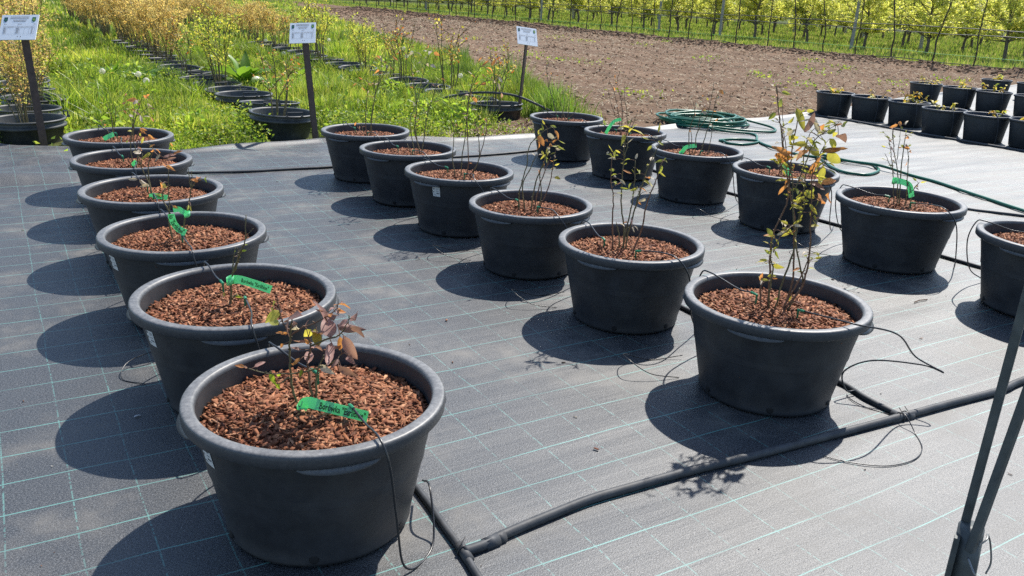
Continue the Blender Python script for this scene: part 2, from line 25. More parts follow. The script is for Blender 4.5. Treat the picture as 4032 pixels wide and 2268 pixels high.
TAGS={'L1':[([(-0.036,-0.001,0.341),(-0.021,-0.011,0.354),(0.012,-0.031,0.344),(0.068,-0.065,0.327),(0.123,-0.099,0.31)],0.027)],'L2':[([(-0.013,-0.015,0.439),(0.007,-0.027,0.442),(0.049,-0.054,0.43),(0.102,-0.086,0.41)],0.026)],'L3':[([(0.019,-0.035,0.466),(0.002,-0.025,0.474),(-0.016,-0.014,0.486),(-0.036,-0.001,0.481)],0.02),([(-0.046,0.005,0.463),(-0.038,-0.0,0.422),(-0.02,-0.011,0.396),(0.004,-0.026,0.383)],0.026)],'L4':[([(-0.013,-0.015,0.339),(0.025,-0.039,0.334),(0.083,-0.074,0.319)],0.024)],'L5':[([(0.001,-0.024,0.332),(0.018,-0.034,0.329),(0.041,-0.048,0.337)],0.024)],'L6':[([(-0.099,0.037,0.354),(-0.068,0.018,0.374),(-0.035,-0.002,0.392)],0.028)],'R5':[([(-0.151,0.069,0.354),(-0.127,0.054,0.415),(-0.097,0.036,0.461),(-0.05,0.007,0.48)],0.024)],'R4':[([(-0.112,0.045,0.345),(-0.082,0.027,0.392),(-0.019,-0.012,0.408)],0.026)],'R3':[([(-0.029,-0.006,0.432),(-0.003,-0.021,0.384),(0.022,-0.037,0.335)],0.03)],'R2':[([(-0.061,0.014,0.498),(-0.025,-0.008,0.493),(0.015,-0.033,0.471),(0.036,-0.046,0.405)],0.03)]}

# ---------------------------------------------------------------- camera
cam_d = bpy.data.cameras.new('camera')
cam = bpy.data.objects.new('camera', cam_d)
COL.objects.link(cam)
_r, _u, _f = Vector(CAM_R).normalized(), Vector(CAM_U).normalized(), Vector(CAM_F).normalized()
_r = _f.cross(_u).normalized(); _u = _r.cross(_f).normalized()
cam.matrix_world = Matrix(((_r.x, _u.x, -_f.x, 0), (_r.y, _u.y, -_f.y, 0), (_r.z, _u.z, -_f.z, CAM_H), (0, 0, 0, 1)))
cam_d.sensor_width = 36.0
cam_d.lens = LENS
cam_d.clip_start = 0.05
cam_d.clip_end = 2000
scene.camera = cam

# ---------------------------------------------------------------- sky, sun, exposure
world = bpy.data.worlds.new('World')
scene.world = world
world.use_nodes = True
wn = world.node_tree
wn.nodes.clear()
sky = wn.nodes.new('ShaderNodeTexSky')
sky.sky_type = 'NISHITA'
sky.sun_disc = False
SUN_EL = math.asin(SUN[2])
SUN_AZ = math.atan2(SUN[0], SUN[1])
sky.sun_elevation = SUN_EL
sky.sun_rotation = SUN_AZ
sky.air_density = 1.0
sky.dust_density = 0.4
sky.ozone_density = 1.6
bg = wn.nodes.new('ShaderNodeBackground')
bg.inputs['Strength'].default_value = 0.125
wo = wn.nodes.new('ShaderNodeOutputWorld')
wn.links.new(sky.outputs[0], bg.inputs[0])
wn.links.new(bg.outputs[0], wo.inputs[0])
sun_d = bpy.data.lights.new('sun', 'SUN')
sun_d.energy = 4.6
sun_d.angle = math.radians(0.53)
sun_d.color = (1.0, 0.95, 0.87)
sun = bpy.data.objects.new('sun', sun_d)
COL.objects.link(sun)
sun.rotation_euler = Vector(SUN).to_track_quat('Z', 'Y').to_euler()
sun.location = (20, 10, 30)
scene.view_settings.view_transform = 'Standard'
scene.view_settings.look = 'None'
scene.view_settings.gamma = 1.0
scene.view_settings.exposure = 0.6
scene.cycles.use_denoising = False
scene.cycles.max_bounces = 6
scene.cycles.diffuse_bounces = 3
scene.cycles.glossy_bounces = 3
scene.cycles.transmission_bounces = 4
scene.cycles.transparent_max_bounces = 4
scene.cycles.caustics_reflective = False
scene.cycles.caustics_refractive = False

# ---------------------------------------------------------------- helpers
def mesh_obj(name, V, F, mat, parent=None, smooth=False):
    me = bpy.data.meshes.new(name)
    me.from_pydata([tuple(v) for v in V], [], [tuple(f) for f in F])
    if smooth:
        me.polygons.foreach_set('use_smooth', [True] * len(me.polygons))
    if mat is not None:
        me.materials.append(mat)
    return link(name, me, parent)

def link(name, me, parent=None):
    o = bpy.data.objects.new(name, me)
    COL.objects.link(o)
    if parent is not None:
        o.parent = parent
    return o

def bigmesh(name, V, F, mat, col=None, smooth=False):
    V = np.ascontiguousarray(V, dtype=np.float32); F = np.ascontiguousarray(F, dtype=np.int32)
    me = bpy.data.meshes.new(name)
    k = F.shape[1]
    me.vertices.add(len(V)); me.vertices.foreach_set('co', V.ravel())
    me.loops.add(F.size); me.loops.foreach_set('vertex_index', F.ravel())
    me.polygons.add(len(F)); me.polygons.foreach_set('loop_start', np.arange(0, F.size, k, dtype=np.int32))
    if smooth:
        me.polygons.foreach_set('use_smooth', np.ones(len(F), dtype=bool))
    me.update(calc_edges=True)
    if col is not None:
        at = me.color_attributes.new('col', 'FLOAT_COLOR', 'POINT')
        c4 = np.ones((len(V), 4), dtype=np.float32); c4[:, :3] = col
        at.data.foreach_set('color', c4.ravel())
    if mat is not None:
        me.materials.append(mat)
    return me

def empty(name, loc=(0, 0, 0), rz=0.0):
    o = bpy.data.objects.new(name, None)
    COL.objects.link(o)
    o.location = loc
    o.rotation_euler = (0, 0, rz)
    o.empty_display_size = 0.1
    return o

def tag(o, label, cat=None, group=None, kind=None):
    o['label'] = label
    if cat: o['category'] = cat
    if group: o['group'] = group
    if kind: o['kind'] = kind
    return o

ORD = ('first second third fourth fifth sixth seventh eighth ninth tenth eleventh twelfth thirteenth fourteenth fifteenth sixteenth '
       'seventeenth eighteenth nineteenth twentieth').split()
TENS = ['', '', 'twenty', 'thirty', 'forty', 'fifty']
def ordinal(n):
    if n <= 20: return ORD[n - 1]
    t, u = divmod(n, 10)
    return (TENS[t] + '-' + ORD[u - 1]) if u else TENS[t][:-1] + 'ieth'

def catmull(P, n=6):
    P = [Vector(p) for p in P]
    if len(P) < 3:
        return [P[0].lerp(P[-1], i / n) for i in range(n + 1)]
    out = []
    Q = [P[0] * 2 - P[1]] + P + [P[-1] * 2 - P[-2]]
    for i in range(1, len(Q) - 2):
        a, b, c, d = Q[i - 1], Q[i], Q[i + 1], Q[i + 2]
        for j in range(n):
            t = j / n
            out.append(0.5 * ((2 * b) + (c - a) * t + (2 * a - 5 * b + 4 * c - d) * t * t + (3 * b - a - 3 * c + d) * t ** 3))
    out.append(P[-1])
    return out

def tube_vf(P, R, sides=6, base=0, cap=True):
    """tube along points P with radii R (number or list)"""
    P = [Vector(p) for p in P]
    n = len(P)
    if not hasattr(R, '__len__'): R = [R] * n
    V, F = [], []
    t0 = (P[1] - P[0]).normalized()
    ref = Vector((0, 0, 1)) if abs(t0.z) < 0.9 else Vector((1, 0, 0))
    x = t0.cross(ref).normalized()
    for i in range(n):
        t = (P[min(i + 1, n - 1)] - P[max(i - 1, 0)])
        t = t.normalized() if t.length > 1e-9 else t0
        x = (x - t * x.dot(t))
        x = x.normalized() if x.length > 1e-6 else t.orthogonal().normalized()
        y = t.cross(x)
        for k in range(sides):
            a = 2 * math.pi * k / sides
            V.append(P[i] + (x * math.cos(a) + y * math.sin(a)) * R[i])
    for i in range(n - 1):
        for k in range(sides):
            a, b = base + i * sides + k, base + i * sides + (k + 1) % sides
            F.append((a, b, b + sides, a + sides))
    if cap:
        F.append(tuple(base + k for k in reversed(range(sides))))
        F.append(tuple(base + (n - 1) * sides + k for k in range(sides)))
    return V, F

class MB:
    def __init__(s): s.V = []; s.F = []
    def add(s, V, F):
        b = len(s.V); s.V += list(V); s.F += [tuple(i + b for i in f) for f in F]
    def tube(s, P, R, sides=6):
        V, F = tube_vf(P, R, sides); s.add(V, F)
    def box(s, c, d, rot=None):
        V = []
        for sx in (-1, 1):
            for sy in (-1, 1):
                for sz in (-1, 1):
                    v = Vector((sx * d[0] / 2, sy * d[1] / 2, sz * d[2] / 2))
                    if rot is not None: v = rot @ v
                    V.append(v + Vector(c))
        s.add(V, [(0, 1, 3, 2), (4, 6, 7, 5), (0, 4, 5, 1), (2, 3, 7, 6), (0, 2, 6, 4), (1, 5, 7, 3)])
    def lathe(s, prof, seg=32, closed=False, a0=0.0, a1=2 * math.pi):
        full = abs(a1 - a0 - 2 * math.pi) < 1e-6
        m = seg if full else seg + 1
        V = []
        for i in range(m):
            a = a0 + (a1 - a0) * i / seg
            for r, z in prof:
                V.append(Vector((r * math.cos(a), r * math.sin(a), z)))
        n = len(prof); F = []
        for i in range(seg):
            j = (i + 1) % m
            for k in range(n if closed else n - 1):
                l = (k + 1) % n
                F.append((i * n + k, j * n + k, j * n + l, i * n + l))
        s.add(V, F)
    def disc(s, r, z, seg=32):
        V = [Vector((0, 0, z))] + [Vector((r * math.cos(2 * math.pi * i / seg), r * math.sin(2 * math.pi * i / seg), z)) for i in range(seg)]
        s.add(V, [(0, 1 + i, 1 + (i + 1) % seg) for i in range(seg)])
    def obj(s, name, mat, parent=None, smooth=False): return mesh_obj(name, s.V, s.F, mat, parent, smooth)
    def mesh(s, name, mat, smooth=False):
        me = bpy.data.meshes.new(name)
        me.from_pydata([tuple(v) for v in s.V], [], s.F)
        if smooth: me.polygons.foreach_set('use_smooth', [True] * len(me.polygons))
        if mat is not None: me.materials.append(mat)
        return me

def hash2(i, j, seed):
    h = (i.astype(np.int64) * 374761393 + j.astype(np.int64) * 668265263 + seed * 1442695041) & 0xFFFFFFFF
    h = ((h ^ (h >> 13)) * 1274126177) & 0xFFFFFFFF
    return ((h ^ (h >> 16)) & 0xFFFF) / 65535.0
def vnoise(x, y, seed=0):
    xi, yi = np.floor(x), np.floor(y); fx, fy = x - xi, y - yi
    fx = fx * fx * (3 - 2 * fx); fy = fy * fy * (3 - 2 * fy)
    a = hash2(xi, yi, seed); b = hash2(xi + 1, yi, seed); c = hash2(xi, yi + 1, seed); d = hash2(xi + 1, yi + 1, seed)
    return (a * (1 - fx) + b * fx) * (1 - fy) + (c * (1 - fx) + d * fx) * fy
def fbm(x, y, o=4, seed=0):
    s = 0; w = 0.5
    for k in range(o):
        s = s + w * (vnoise(x * 2 ** k, y * 2 ** k, seed + k) - 0.5); w *= 0.5
    return s

_cr = np.array(_r); _cu = np.array(_u); _cf = np.array(_f)
def in_view(P, m=0.14):
    """which points lie in or near the field of view (with room for a step to the side)"""
    q = P - np.array([0, 0, CAM_H])
    d = q @ _cf
    k = 36.0 / LENS / 2
    return (d > 0.3) & (np.abs(q @ _cr) < k * d * (1 + m) + 0.5) & (np.abs(q @ _cu) < k * d * 0.5625 * (1 + m) + 0.6)

# ---------------------------------------------------------------- materials
def nmat(name):
    m = bpy.data.materials.new(name); m.use_nodes = True
    nt = m.node_tree
    return m, nt, nt.nodes['Principled BSDF'], nt.nodes['Material Output']
def nd(nt, t, **kw):
    n = nt.nodes.new(t)
    for k, v in kw.items():
        if k in n.inputs: n.inputs[k].default_value = v
        else: setattr(n, k, v)
    return n
def lk(nt, a, b): nt.links.new(a, b)
def mixc(nt, fac, a, b, mode='MIX'):
    n = nt.nodes.new('ShaderNodeMix'); n.data_type = 'RGBA'; n.blend_type = mode
    for s, v in ((n.inputs[0], fac), (n.inputs[6], a), (n.inputs[7], b)):
        if hasattr(v, 'is_linked') or isinstance(v, bpy.types.NodeSocket): nt.links.new(v, s)
        elif isinstance(v, (int, float)): s.default_value = v
        else: s.default_value = (v[0], v[1], v[2], 1)
    return n.outputs[2]
def math_n(nt, op, a, b=None, c=None, clamp=False):
    n = nt.nodes.new('ShaderNodeMath'); n.operation = op; n.use_clamp = clamp
    for i, v in enumerate((a, b, c)):
        if v is None: continue
        if isinstance(v, bpy.types.NodeSocket): nt.links.new(v, n.inputs[i])
        else: n.inputs[i].default_value = v
    return n.outputs[0]
def ramp(nt, fac, stops):
    n = nt.nodes.new('ShaderNodeValToRGB')
    e = n.color_ramp.elements
    while len(e) < len(stops): e.new(0.5)
    for i, (p, c) in enumerate(stops):
        e[i].position = p; e[i].color = (c[0], c[1], c[2], 1) if hasattr(c, '__len__') else (c, c, c, 1)
    nt.links.new(fac, n.inputs[0])
    return n.outputs[0]
def noise(nt, vec, scale, detail=3.0, rough=0.55, out=0):
    n = nd(nt, 'ShaderNodeTexNoise', Scale=scale, Detail=detail, Roughness=rough)
    if vec is not None: nt.links.new(vec, n.inputs['Vector'])
    return n.outputs[out]
def bump(nt, b, height, strength=0.3, dist=0.01):
    n = nd(nt, 'ShaderNodeBump', Strength=strength, Distance=dist)
    nt.links.new(height, n.inputs['Height'])
    nt.links.new(n.outputs[0], b.inputs['Normal'])
    return n

def plain(name, col, rough=0.5, var=0.25, scale=30.0, bumpy=0.15, spec=0.5, metal=0.0, dust=None, rand=False):
    m, nt, b, _ = nmat(name)
    tc = nd(nt, 'ShaderNodeTexCoord')
    vec = tc.outputs['Object']
    if rand:
        oi = nd(nt, 'ShaderNodeObjectInfo'); va = nd(nt, 'ShaderNodeVectorMath', operation='ADD'); vs = nd(nt, 'ShaderNodeVectorMath', operation='SCALE')
        vs.inputs[0].default_value = (31, 17, 23); lk(nt, oi.outputs['Random'], vs.inputs['Scale']); lk(nt, vec, va.inputs[0]); lk(nt, vs.outputs[0], va.inputs[1])
        vec = va.outputs[0]
    n1 = noise(nt, vec, scale, 5.0)
    lo = [c * (1 - var) for c in col]; hi = [min(1, c * (1 + var)) for c in col]
    c = ramp(nt, n1, [(0.3, lo), (0.7, hi)])
    if dust:
        n2 = noise(nt, vec, dust[1], 6.0, 0.65)
        c = mixc(nt, ramp(nt, n2, [(0.45, 0.0), (0.75, dust[2])]), c, dust[0])
    lk(nt, c, b.inputs['Base Color'])
    b.inputs['Roughness'].default_value = rough
    b.inputs['Specular IOR Level'].default_value = spec
    b.inputs['Metallic'].default_value = metal
    if bumpy:
        n3 = noise(nt, vec, scale * 6, 3.0)
        bump(nt, b, n3, bumpy, 0.003)
    return m

def leaf_mat(name, col, trans=0.45, rough=0.45, var=0.3, attr=False, tcol=None):
    m, nt, b, out = nmat(name)
    if attr:
        a = nd(nt, 'ShaderNodeAttribute', attribute_name='col'); c = a.outputs['Color']
    else:
        oi = nd(nt, 'ShaderNodeObjectInfo')
        tc = nd(nt, 'ShaderNodeTexCoord')
        n1 = noise(nt, tc.outputs['Object'], 3.0, 3.0)
        f = math_n(nt, 'ADD', math_n(nt, 'MULTIPLY', oi.outputs['Random'], 0.6), math_n(nt, 'MULTIPLY', n1, 0.6))
        c = ramp(nt, f, [(0.25, [x * (1 - var) for x in col]), (0.85, [min(1, x * (1 + var)) for x in col])])
    lk(nt, c, b.inputs['Base Color'])
    b.inputs['Roughness'].default_value = rough
    tr = nd(nt, 'ShaderNodeBsdfTranslucent')
    if tcol: tr.inputs[0].default_value = (*tcol, 1)
    else:
        lk(nt, mixc(nt, 1.0, c, (1.45, 1.4, 1.0), 'MULTIPLY'), tr.inputs[0])
    mx = nd(nt, 'ShaderNodeMixShader'); mx.inputs[0].default_value = trans
    lk(nt, b.outputs[0], mx.inputs[1]); lk(nt, tr.outputs[0], mx.inputs[2]); lk(nt, mx.outputs[0], out.inputs[0])
    return m

def attr_mat(name, rough=0.7, bumpscale=0, spec=0.3, mult=1.0):
    m, nt, b, _ = nmat(name)
    a = nd(nt, 'ShaderNodeAttribute', attribute_name='col')
    tc = nd(nt, 'ShaderNodeTexCoord')
    c = a.outputs['Color']
    if bumpscale:
        n = noise(nt, tc.outputs['Object'], bumpscale, 3.0)
        c = mixc(nt, 1.0, c, ramp(nt, n, [(0.3, 0.7), (0.7, 1.2)]), 'MULTIPLY')
        bump(nt, b, n, 0.4, 0.004)
    lk(nt, c, b.inputs['Base Color'])
    b.inputs['Roughness'].default_value = rough
    b.inputs['Specular IOR Level'].default_value = spec
    return m

# ================================================================ the setting
GB_A = [0, 8.2, 9.5, 13, 16.8, 20, 35, 60, 90]
GB_B = [6.0, 6.0, 6.5, 7.6, 9.0, 9.2, 12.8, 18.5, 25.5]
def grass_edge(a): return np.interp(a, GB_A, GB_B)
ME_B = [-8, -2, 0, 1.2, 2.6, 3.9, 4.9, 6.0, 8.6, 10.2, 12, 14, 17, 24]
ME_A = [8.7, 8.6, 8.42, 7.78, 7.98, 7.68, 7.7, 7.75, 8.1, 8.45, 8.95, 9.6, 10.4, 11.8]
def mat_edge(b): return np.interp(b, ME_B, ME_A) + 0.05 * (vnoise(b * 2.3, b * 0 + 3, 5) - 0.5)

def soil_mat(name, c0, c1, c2, scale=7.0, bs=0.8):
    m, nt, b, _ = nmat(name)
    tc = nd(nt, 'ShaderNodeTexCoord'); v = tc.outputs['Object']
    n1 = noise(nt, v, scale, 8.0, 0.65)
    n2 = noise(nt, v, scale * 0.12, 3.0)
    n3 = noise(nt, v, scale * 7, 4.0, 0.7)
    c = ramp(nt, n1, [(0.32, c0), (0.5, c1), (0.7, c2)])
    c = mixc(nt, ramp(nt, n2, [(0.4, 0.0), (0.65, 0.45)]), c, c2)
    c = mixc(nt, 0.5, c, ramp(nt, n3, [(0.3, [x * 0.6 for x in c1]), (0.7, [x * 1.35 for x in c1])]))
    mpb = nd(nt, 'ShaderNodeMapping'); mpb.inputs['Scale'].default_value = (1.1, 0.07, 1); lk(nt, v, mpb.inputs[0])
    c = mixc(nt, 1.0, c, ramp(nt, noise(nt, mpb.outputs[0], 1.0, 4.0), [(0.3, 0.78), (0.7, 1.25)]), 'MULTIPLY')
    lk(nt, c, b.inputs['Base Color'])
    b.inputs['Roughness'].default_value = 0.95
    b.inputs['Specular IOR Level'].default_value = 0.15
    bump(nt, b, math_n(nt, 'ADD', n1, math_n(nt, 'MULTIPLY', n3, 0.5)), bs, 0.05)
    return m

# ---- ground sheet to the horizon: rough meadow and bare soil between the plants
m, nt, b, _ = nmat('meadow_ground')
tc = nd(nt, 'ShaderNodeTexCoord'); v = tc.outputs['Object']
n1 = noise(nt, v, 0.9, 6.0); n2 = noise(nt, v, 14.0, 5.0, 0.7)
c = ramp(nt, n1, [(0.35, (0.035, 0.05, 0.012)), (0.55, (0.075, 0.105, 0.022)), (0.72, (0.12, 0.10, 0.05))])
c = mixc(nt, 0.6, c, ramp(nt, n2, [(0.3, (0.03, 0.035, 0.012)), (0.7, (0.14, 0.17, 0.05))]))
lk(nt, c, b.inputs['Base Color']); b.inputs['Roughness'].default_value = 0.95; b.inputs['Specular IOR Level'].default_value = 0.1
bump(nt, b, n2, 0.9, 0.06)
g = 900
ground = mesh_obj('ground', [(-g, -g, -0.03), (g, -g, -0.03), (g, g, -0.03), (-g, g, -0.03)], [(0, 1, 2, 3)], m)
tag(ground, 'rough meadow ground under the weeds, pots and orchard', kind='structure')

# ---- tilled field with the low ridge along the saplings
def field_z(B, A):
    z = 0.10 * fbm(B * 1.5, A * 0.5, 3, 20) + 0.09 * fbm(B * 4.0, A * 4.0, 3, 30)
    rb = 22.9 + 0.25 * fbm(A * 0.5, A * 0, 2, 3)
    ridge = np.exp(-((B - rb) / 0.62) ** 2)
    z = z + ridge * (0.10 + 0.24 * fbm(B * 2.6, A * 2.6, 3, 41))
    z = z + 0.02
    fade = np.clip((A - mat_edge(B)) / 0.5, 0, 1)
    return np.where(fade < 1, z * fade - 0.012 * (1 - fade), z)
rows = []
a = 7.5
while a < 95:
    rows.append(a); a += 0.05 + 0.0055 * (a - 7.5) * (1 + 0.03 * (a - 7.5))
rows = np.array(rows)
cols = np.linspace(0, 1, 330)
A2, C2 = np.meshgrid(rows, cols, indexing='ij')
Bl = grass_edge(A2) - 1.6; Br = 24.2
B2 = Bl + (Br - Bl) * C2
near = A2 < 9.5
Z2 = field_z(B2, A2)
V = np.stack([B2, A2, Z2], -1).reshape(-1, 3)
nc = len(cols)
idx = (np.arange(len(rows) - 1)[:, None] * nc + np.arange(nc - 1)[None, :]).ravel()
F = np.stack([idx, idx + 1, idx + nc + 1, idx + nc], 1)
soil = soil_mat('tilled_soil', (0.085, 0.052, 0.034), (0.18, 0.115, 0.074), (0.27, 0.182, 0.118))
fld = link('ploughed_field', bigmesh('ploughed_field', V, F, soil, smooth=True))
tag(fld, 'brown tilled field of crumbly soil between the weeds and the saplings', kind='structure')

# right of the mat's far corner and behind the small pots the same soil goes on
# ---- soil clods and straw lying on the field
ico_v = []; ph = (1 + 5 ** 0.5) / 2
for s1 in (-1, 1):
    for s2 in (-1, 1):
        ico_v += [(0, s1, s2 * ph), (s1, s2 * ph, 0), (s2 * ph, 0, s1)]
ico_v = np.array(ico_v, float) / math.sqrt(1 + ph * ph)
ico_f = []
for i in range(12):
    for j in range(i + 1, 12):
        for k in range(j + 1, 12):
            d = [np.linalg.norm(ico_v[p] - ico_v[q]) for p, q in ((i, j), (j, k), (i, k))]
            if max(d) < 1.1:
                n = np.cross(ico_v[j] - ico_v[i], ico_v[k] - ico_v[i])
                ico_f.append((i, j, k) if n @ (ico_v[i] + ico_v[j] + ico_v[k]) > 0 else (i, k, j))
ico_f = np.array(ico_f)

def scatter_field(n, amax, ridge_share=0.0):
    u = nr.rand(n)
    A = 8.2 + (amax - 8.2) * u ** 1.7
    B = grass_edge(A) - 0.3 + (23.8 - grass_edge(A) + 0.3) * nr.rand(n)
    k = nr.rand(n) < ridge_share
    B = np.where(k, 22.8 + 0.6 * nr.randn(n), B)
    ok = (A > mat_edge(B) + 0.12) & in_view(np.stack([B, A, 0 * A], 1))
    return B[ok], A[ok]
B, A = scatter_field(11000, 60, 0.45)
n = len(B)
sz = 0.004 + 0.020 * nr.rand(n) ** 5 + 0.0006 * A
sz = sz * np.where(np.abs(B - 22.8) < 1.1, 1.7, 1.0)
rad = 1 + 0.35 * (nr.rand(n, 12) - 0.5) * 2
V = ico_v[None] * rad[..., None] * (sz[:, None, None] * np.array([1.25, 1.0, 0.7]))
V = V + np.stack([B, A, field_z(B, A) + sz * 0.3], 1)[:, None, :]
F = (ico_f[None] + 12 * np.arange(n)[:, None, None]).reshape(-1, 3)
tone = (0.65 + 0.8 * nr.rand(n))[:, None] * np.array([0.20, 0.132, 0.088])
clod_m = attr_mat('clod_soil', 0.95, 30, 0.1)
clods = link('soil_clods', bigmesh('soil_clods', V.reshape(-1, 3), F, clod_m, np.repeat(tone, 12, 0)))
tag(clods, 'loose brown soil clods strewn over the tilled field', 'soil', kind='stuff')

B, A = scatter_field(26000, 45)
# straw also on the trodden strip between the mat and the weeds
Bs = 3.6 + 2.6 * nr.rand(900); As = mat_edge(Bs) + 0.02 + 0.75 * nr.rand(900) ** 1.3
B = np.concatenate([B, Bs]); A = np.concatenate([A, As]); n = len(B)
L = (0.03 + 0.07 * nr.rand(n)) * (1 + 0.02 * A); W = 0.0022 + 0.003 * nr.rand(n) + 0.00014 * A
th = nr.rand(n) * 6.283
dx = np.stack([np.cos(th), np.sin(th), 0.25 * nr.randn(n)], 1) * L[:, None] / 2
wx = np.stack([-np.sin(th), np.cos(th), 0.4 * nr.rand(n)], 1) * W[:, None]
c0 = np.stack([B, A, np.where(B > grass_edge(A) - 1.3, field_z(B, A), 0.0) + 0.016], 1)
V = np.stack([c0 - dx - wx, c0 + dx - wx, c0 + dx + wx, c0 - dx + wx], 1).reshape(-1, 3)
F = np.arange(4 * n).reshape(-1, 4)
tone = (0.5 + 0.8 * nr.rand(n))[:, None] * np.array([[0.36, 0.29, 0.19]])
straw = link('dry_straw', bigmesh('dry_straw', V, F, attr_mat('straw', 0.8), np.repeat(tone, 4, 0)))
tag(straw, 'dry straw and dead stalks littering the soil', 'straw', kind='stuff')

# ---- weed mat: woven black ground cover fabric with a green thread grid
m, nt, b, _ = nmat('woven_ground_cover')
tc = nd(nt, 'ShaderNodeTexCoord'); v = tc.outputs['Object']
sx = nd(nt, 'ShaderNodeSeparateXYZ'); lk(nt, v, sx.inputs[0])
wob = noise(nt, v, 1.1, 2.0)
wob2 = math_n(nt, 'MULTIPLY', math_n(nt, 'SUBTRACT', wob, 0.5), 0.035)
def gridline(coord, off, pitch, half):
    q = math_n(nt, 'ADD', coord, wob2)
    q = math_n(nt, 'DIVIDE', math_n(nt, 'SUBTRACT', q, off), pitch)
    q = math_n(nt, 'FRACT', math_n(nt, 'ADD', q, 1000.5))
    q = math_n(nt, 'ABSOLUTE', math_n(nt, 'SUBTRACT', q, 0.5))
    q = math_n(nt, 'MULTIPLY', q, pitch)
    return math_n(nt, 'LESS_THAN', q, half)
ga = gridline(sx.outputs['Y'], 2.212, 0.1725, 0.0021)
gb = gridline(sx.outputs['X'], 1.065, 0.1718, 0.0022)
dash = math_n(nt, 'GREATER_THAN', noise(nt, v, 95.0, 1.0), 0.46)
gb = math_n(nt, 'MULTIPLY', math_n(nt, 'MULTIPLY', gb, dash), 0.6)
grid = math_n(nt, 'MAXIMUM', ga, gb)
fade = ramp(nt, noise(nt, v, 2.7, 3.0), [(0.33, 0.35), (0.6, 1.0)])
grid = math_n(nt, 'MULTIPLY', grid, fade)
mp = nd(nt, 'ShaderNodeMapping'); mp.inputs['Scale'].default_value = (150, 420, 1); lk(nt, v, mp.inputs[0])
weave = noise(nt, mp.outputs[0], 1.0, 2.0, 0.6)
mp2 = nd(nt, 'ShaderNodeMapping'); mp2.inputs['Scale'].default_value = (520, 210, 1); lk(nt, v, mp2.inputs[0])
weave2 = noise(nt, mp2.outputs[0], 1.0, 2.0, 0.6)
wv = math_n(nt, 'MULTIPLY', math_n(nt, 'ADD', weave, weave2), 0.5)
base = ramp(nt, wv, [(0.39, (0.003, 0.004, 0.006)), (0.5, (0.020, 0.024, 0.030)), (0.59, (0.13, 0.137, 0.145))])
dirt = noise(nt, v, 1.7, 7.0, 0.62)
dirt2 = noise(nt, v, 9.0, 5.0, 0.6)
dm = math_n(nt, 'MULTIPLY', ramp(nt, dirt, [(0.48, 0.03), (0.64, 0.5)]), ramp(nt, dirt2, [(0.35, 0.2), (0.65, 1.0)]))
dustc = mixc(nt, ramp(nt, wv, [(0.35, 0.45), (0.6, 1.0)]), (0.06, 0.054, 0.046), (0.25, 0.23, 0.20))
base = mixc(nt, dm, base, dustc)
base = mixc(nt, grid, base, (0.12, 0.31, 0.28))
lk(nt, base, b.inputs['Base Color'])
lk(nt, ramp(nt, dm, [(0.0, 0.49), (0.5, 0.64)]), b.inputs['Roughness'])
b.inputs['Specular IOR Level'].default_value = 0.8
b.inputs['IOR'].default_value = 1.52
mp3 = nd(nt, 'ShaderNodeMapping'); mp3.inputs['Scale'].default_value = (1.3, 13.0, 1); lk(nt, v, mp3.inputs[0])
wr = noise(nt, mp3.outputs[0], 1.0, 4.0, 0.6)
hgt = math_n(nt, 'ADD', math_n(nt, 'MULTIPLY', wv, 0.0017), math_n(nt, 'MULTIPLY', wr, 0.003))
bn = nd(nt, 'ShaderNodeBump', Strength=1.0, Distance=1.0); lk(nt, hgt, bn.inputs['Height']); lk(nt, bn.outputs[0], b.inputs['Normal'])
mat_m = m
bs = np.concatenate([np.arange(-4, 8, 0.045), np.arange(8, 24, 0.09)])
ts = np.concatenate([np.linspace(0, 0.97, 200), np.linspace(0.975, 1, 10)])
Bm, Tm = np.meshgrid(bs, ts, indexing='ij')
Em = mat_edge(Bm); Am = -1.2 + (Em + 1.2) * Tm
Zm = 0.010 * fbm(Bm * 1.3, Am * 2.4, 3, 50) + (0.010 + 0.014 * np.clip((Bm - 4) / 3, 0, 1)) * fbm(Bm * 0.8, Am * 6.5, 3, 60)
fold = np.clip((Am - 5.9) / 1.2, 0, 1) * np.clip((1.3 - Bm) / 1.0, 0, 1)
Zm = Zm + fold * 0.55 * np.maximum(0, fbm(Bm * 0.8 + 0.3 * Am, Am * 1.9, 3, 71) + 0.02)
dE = Em - Am
lip = np.exp(-((dE - 0.07) / 0.045) ** 2) * (0.02 + 0.03 * vnoise(Bm * 1.7, Bm * 0, 8))
Zm = Zm + lip - 0.03 * np.clip(1 - dE / 0.035, 0, 1) + 0.004
# pressed flat under the pots
for n_, (pb, pa, ps) in POTS.items():
    d = np.hypot(Bm - pb, Am - pa)
    k = np.clip((0.42 - d) / 0.14, 0, 1)
    Zm = Zm * (1 - k)
V = np.stack([Bm, Am, Zm], -1).reshape(-1, 3)
nc = len(ts)
idx = (np.arange(len(bs) - 1)[:, None] * nc + np.arange(nc - 1)[None, :]).ravel()
F = np.stack([idx, idx + nc, idx + nc + 1, idx + 1], 1)
wm = link('weed_mat', bigmesh('weed_mat', V, F, mat_m, smooth=True))
tag(wm, 'woven black ground cover fabric with thin green grid threads under the pots', kind='structure')
def mat_z(b, a):
    i = np.abs(bs - b).argmin(); t = (a + 1.2) / (mat_edge(np.array([b]))[0] + 1.2); j = np.abs(ts - t).argmin()
    return float(Zm[i, j])

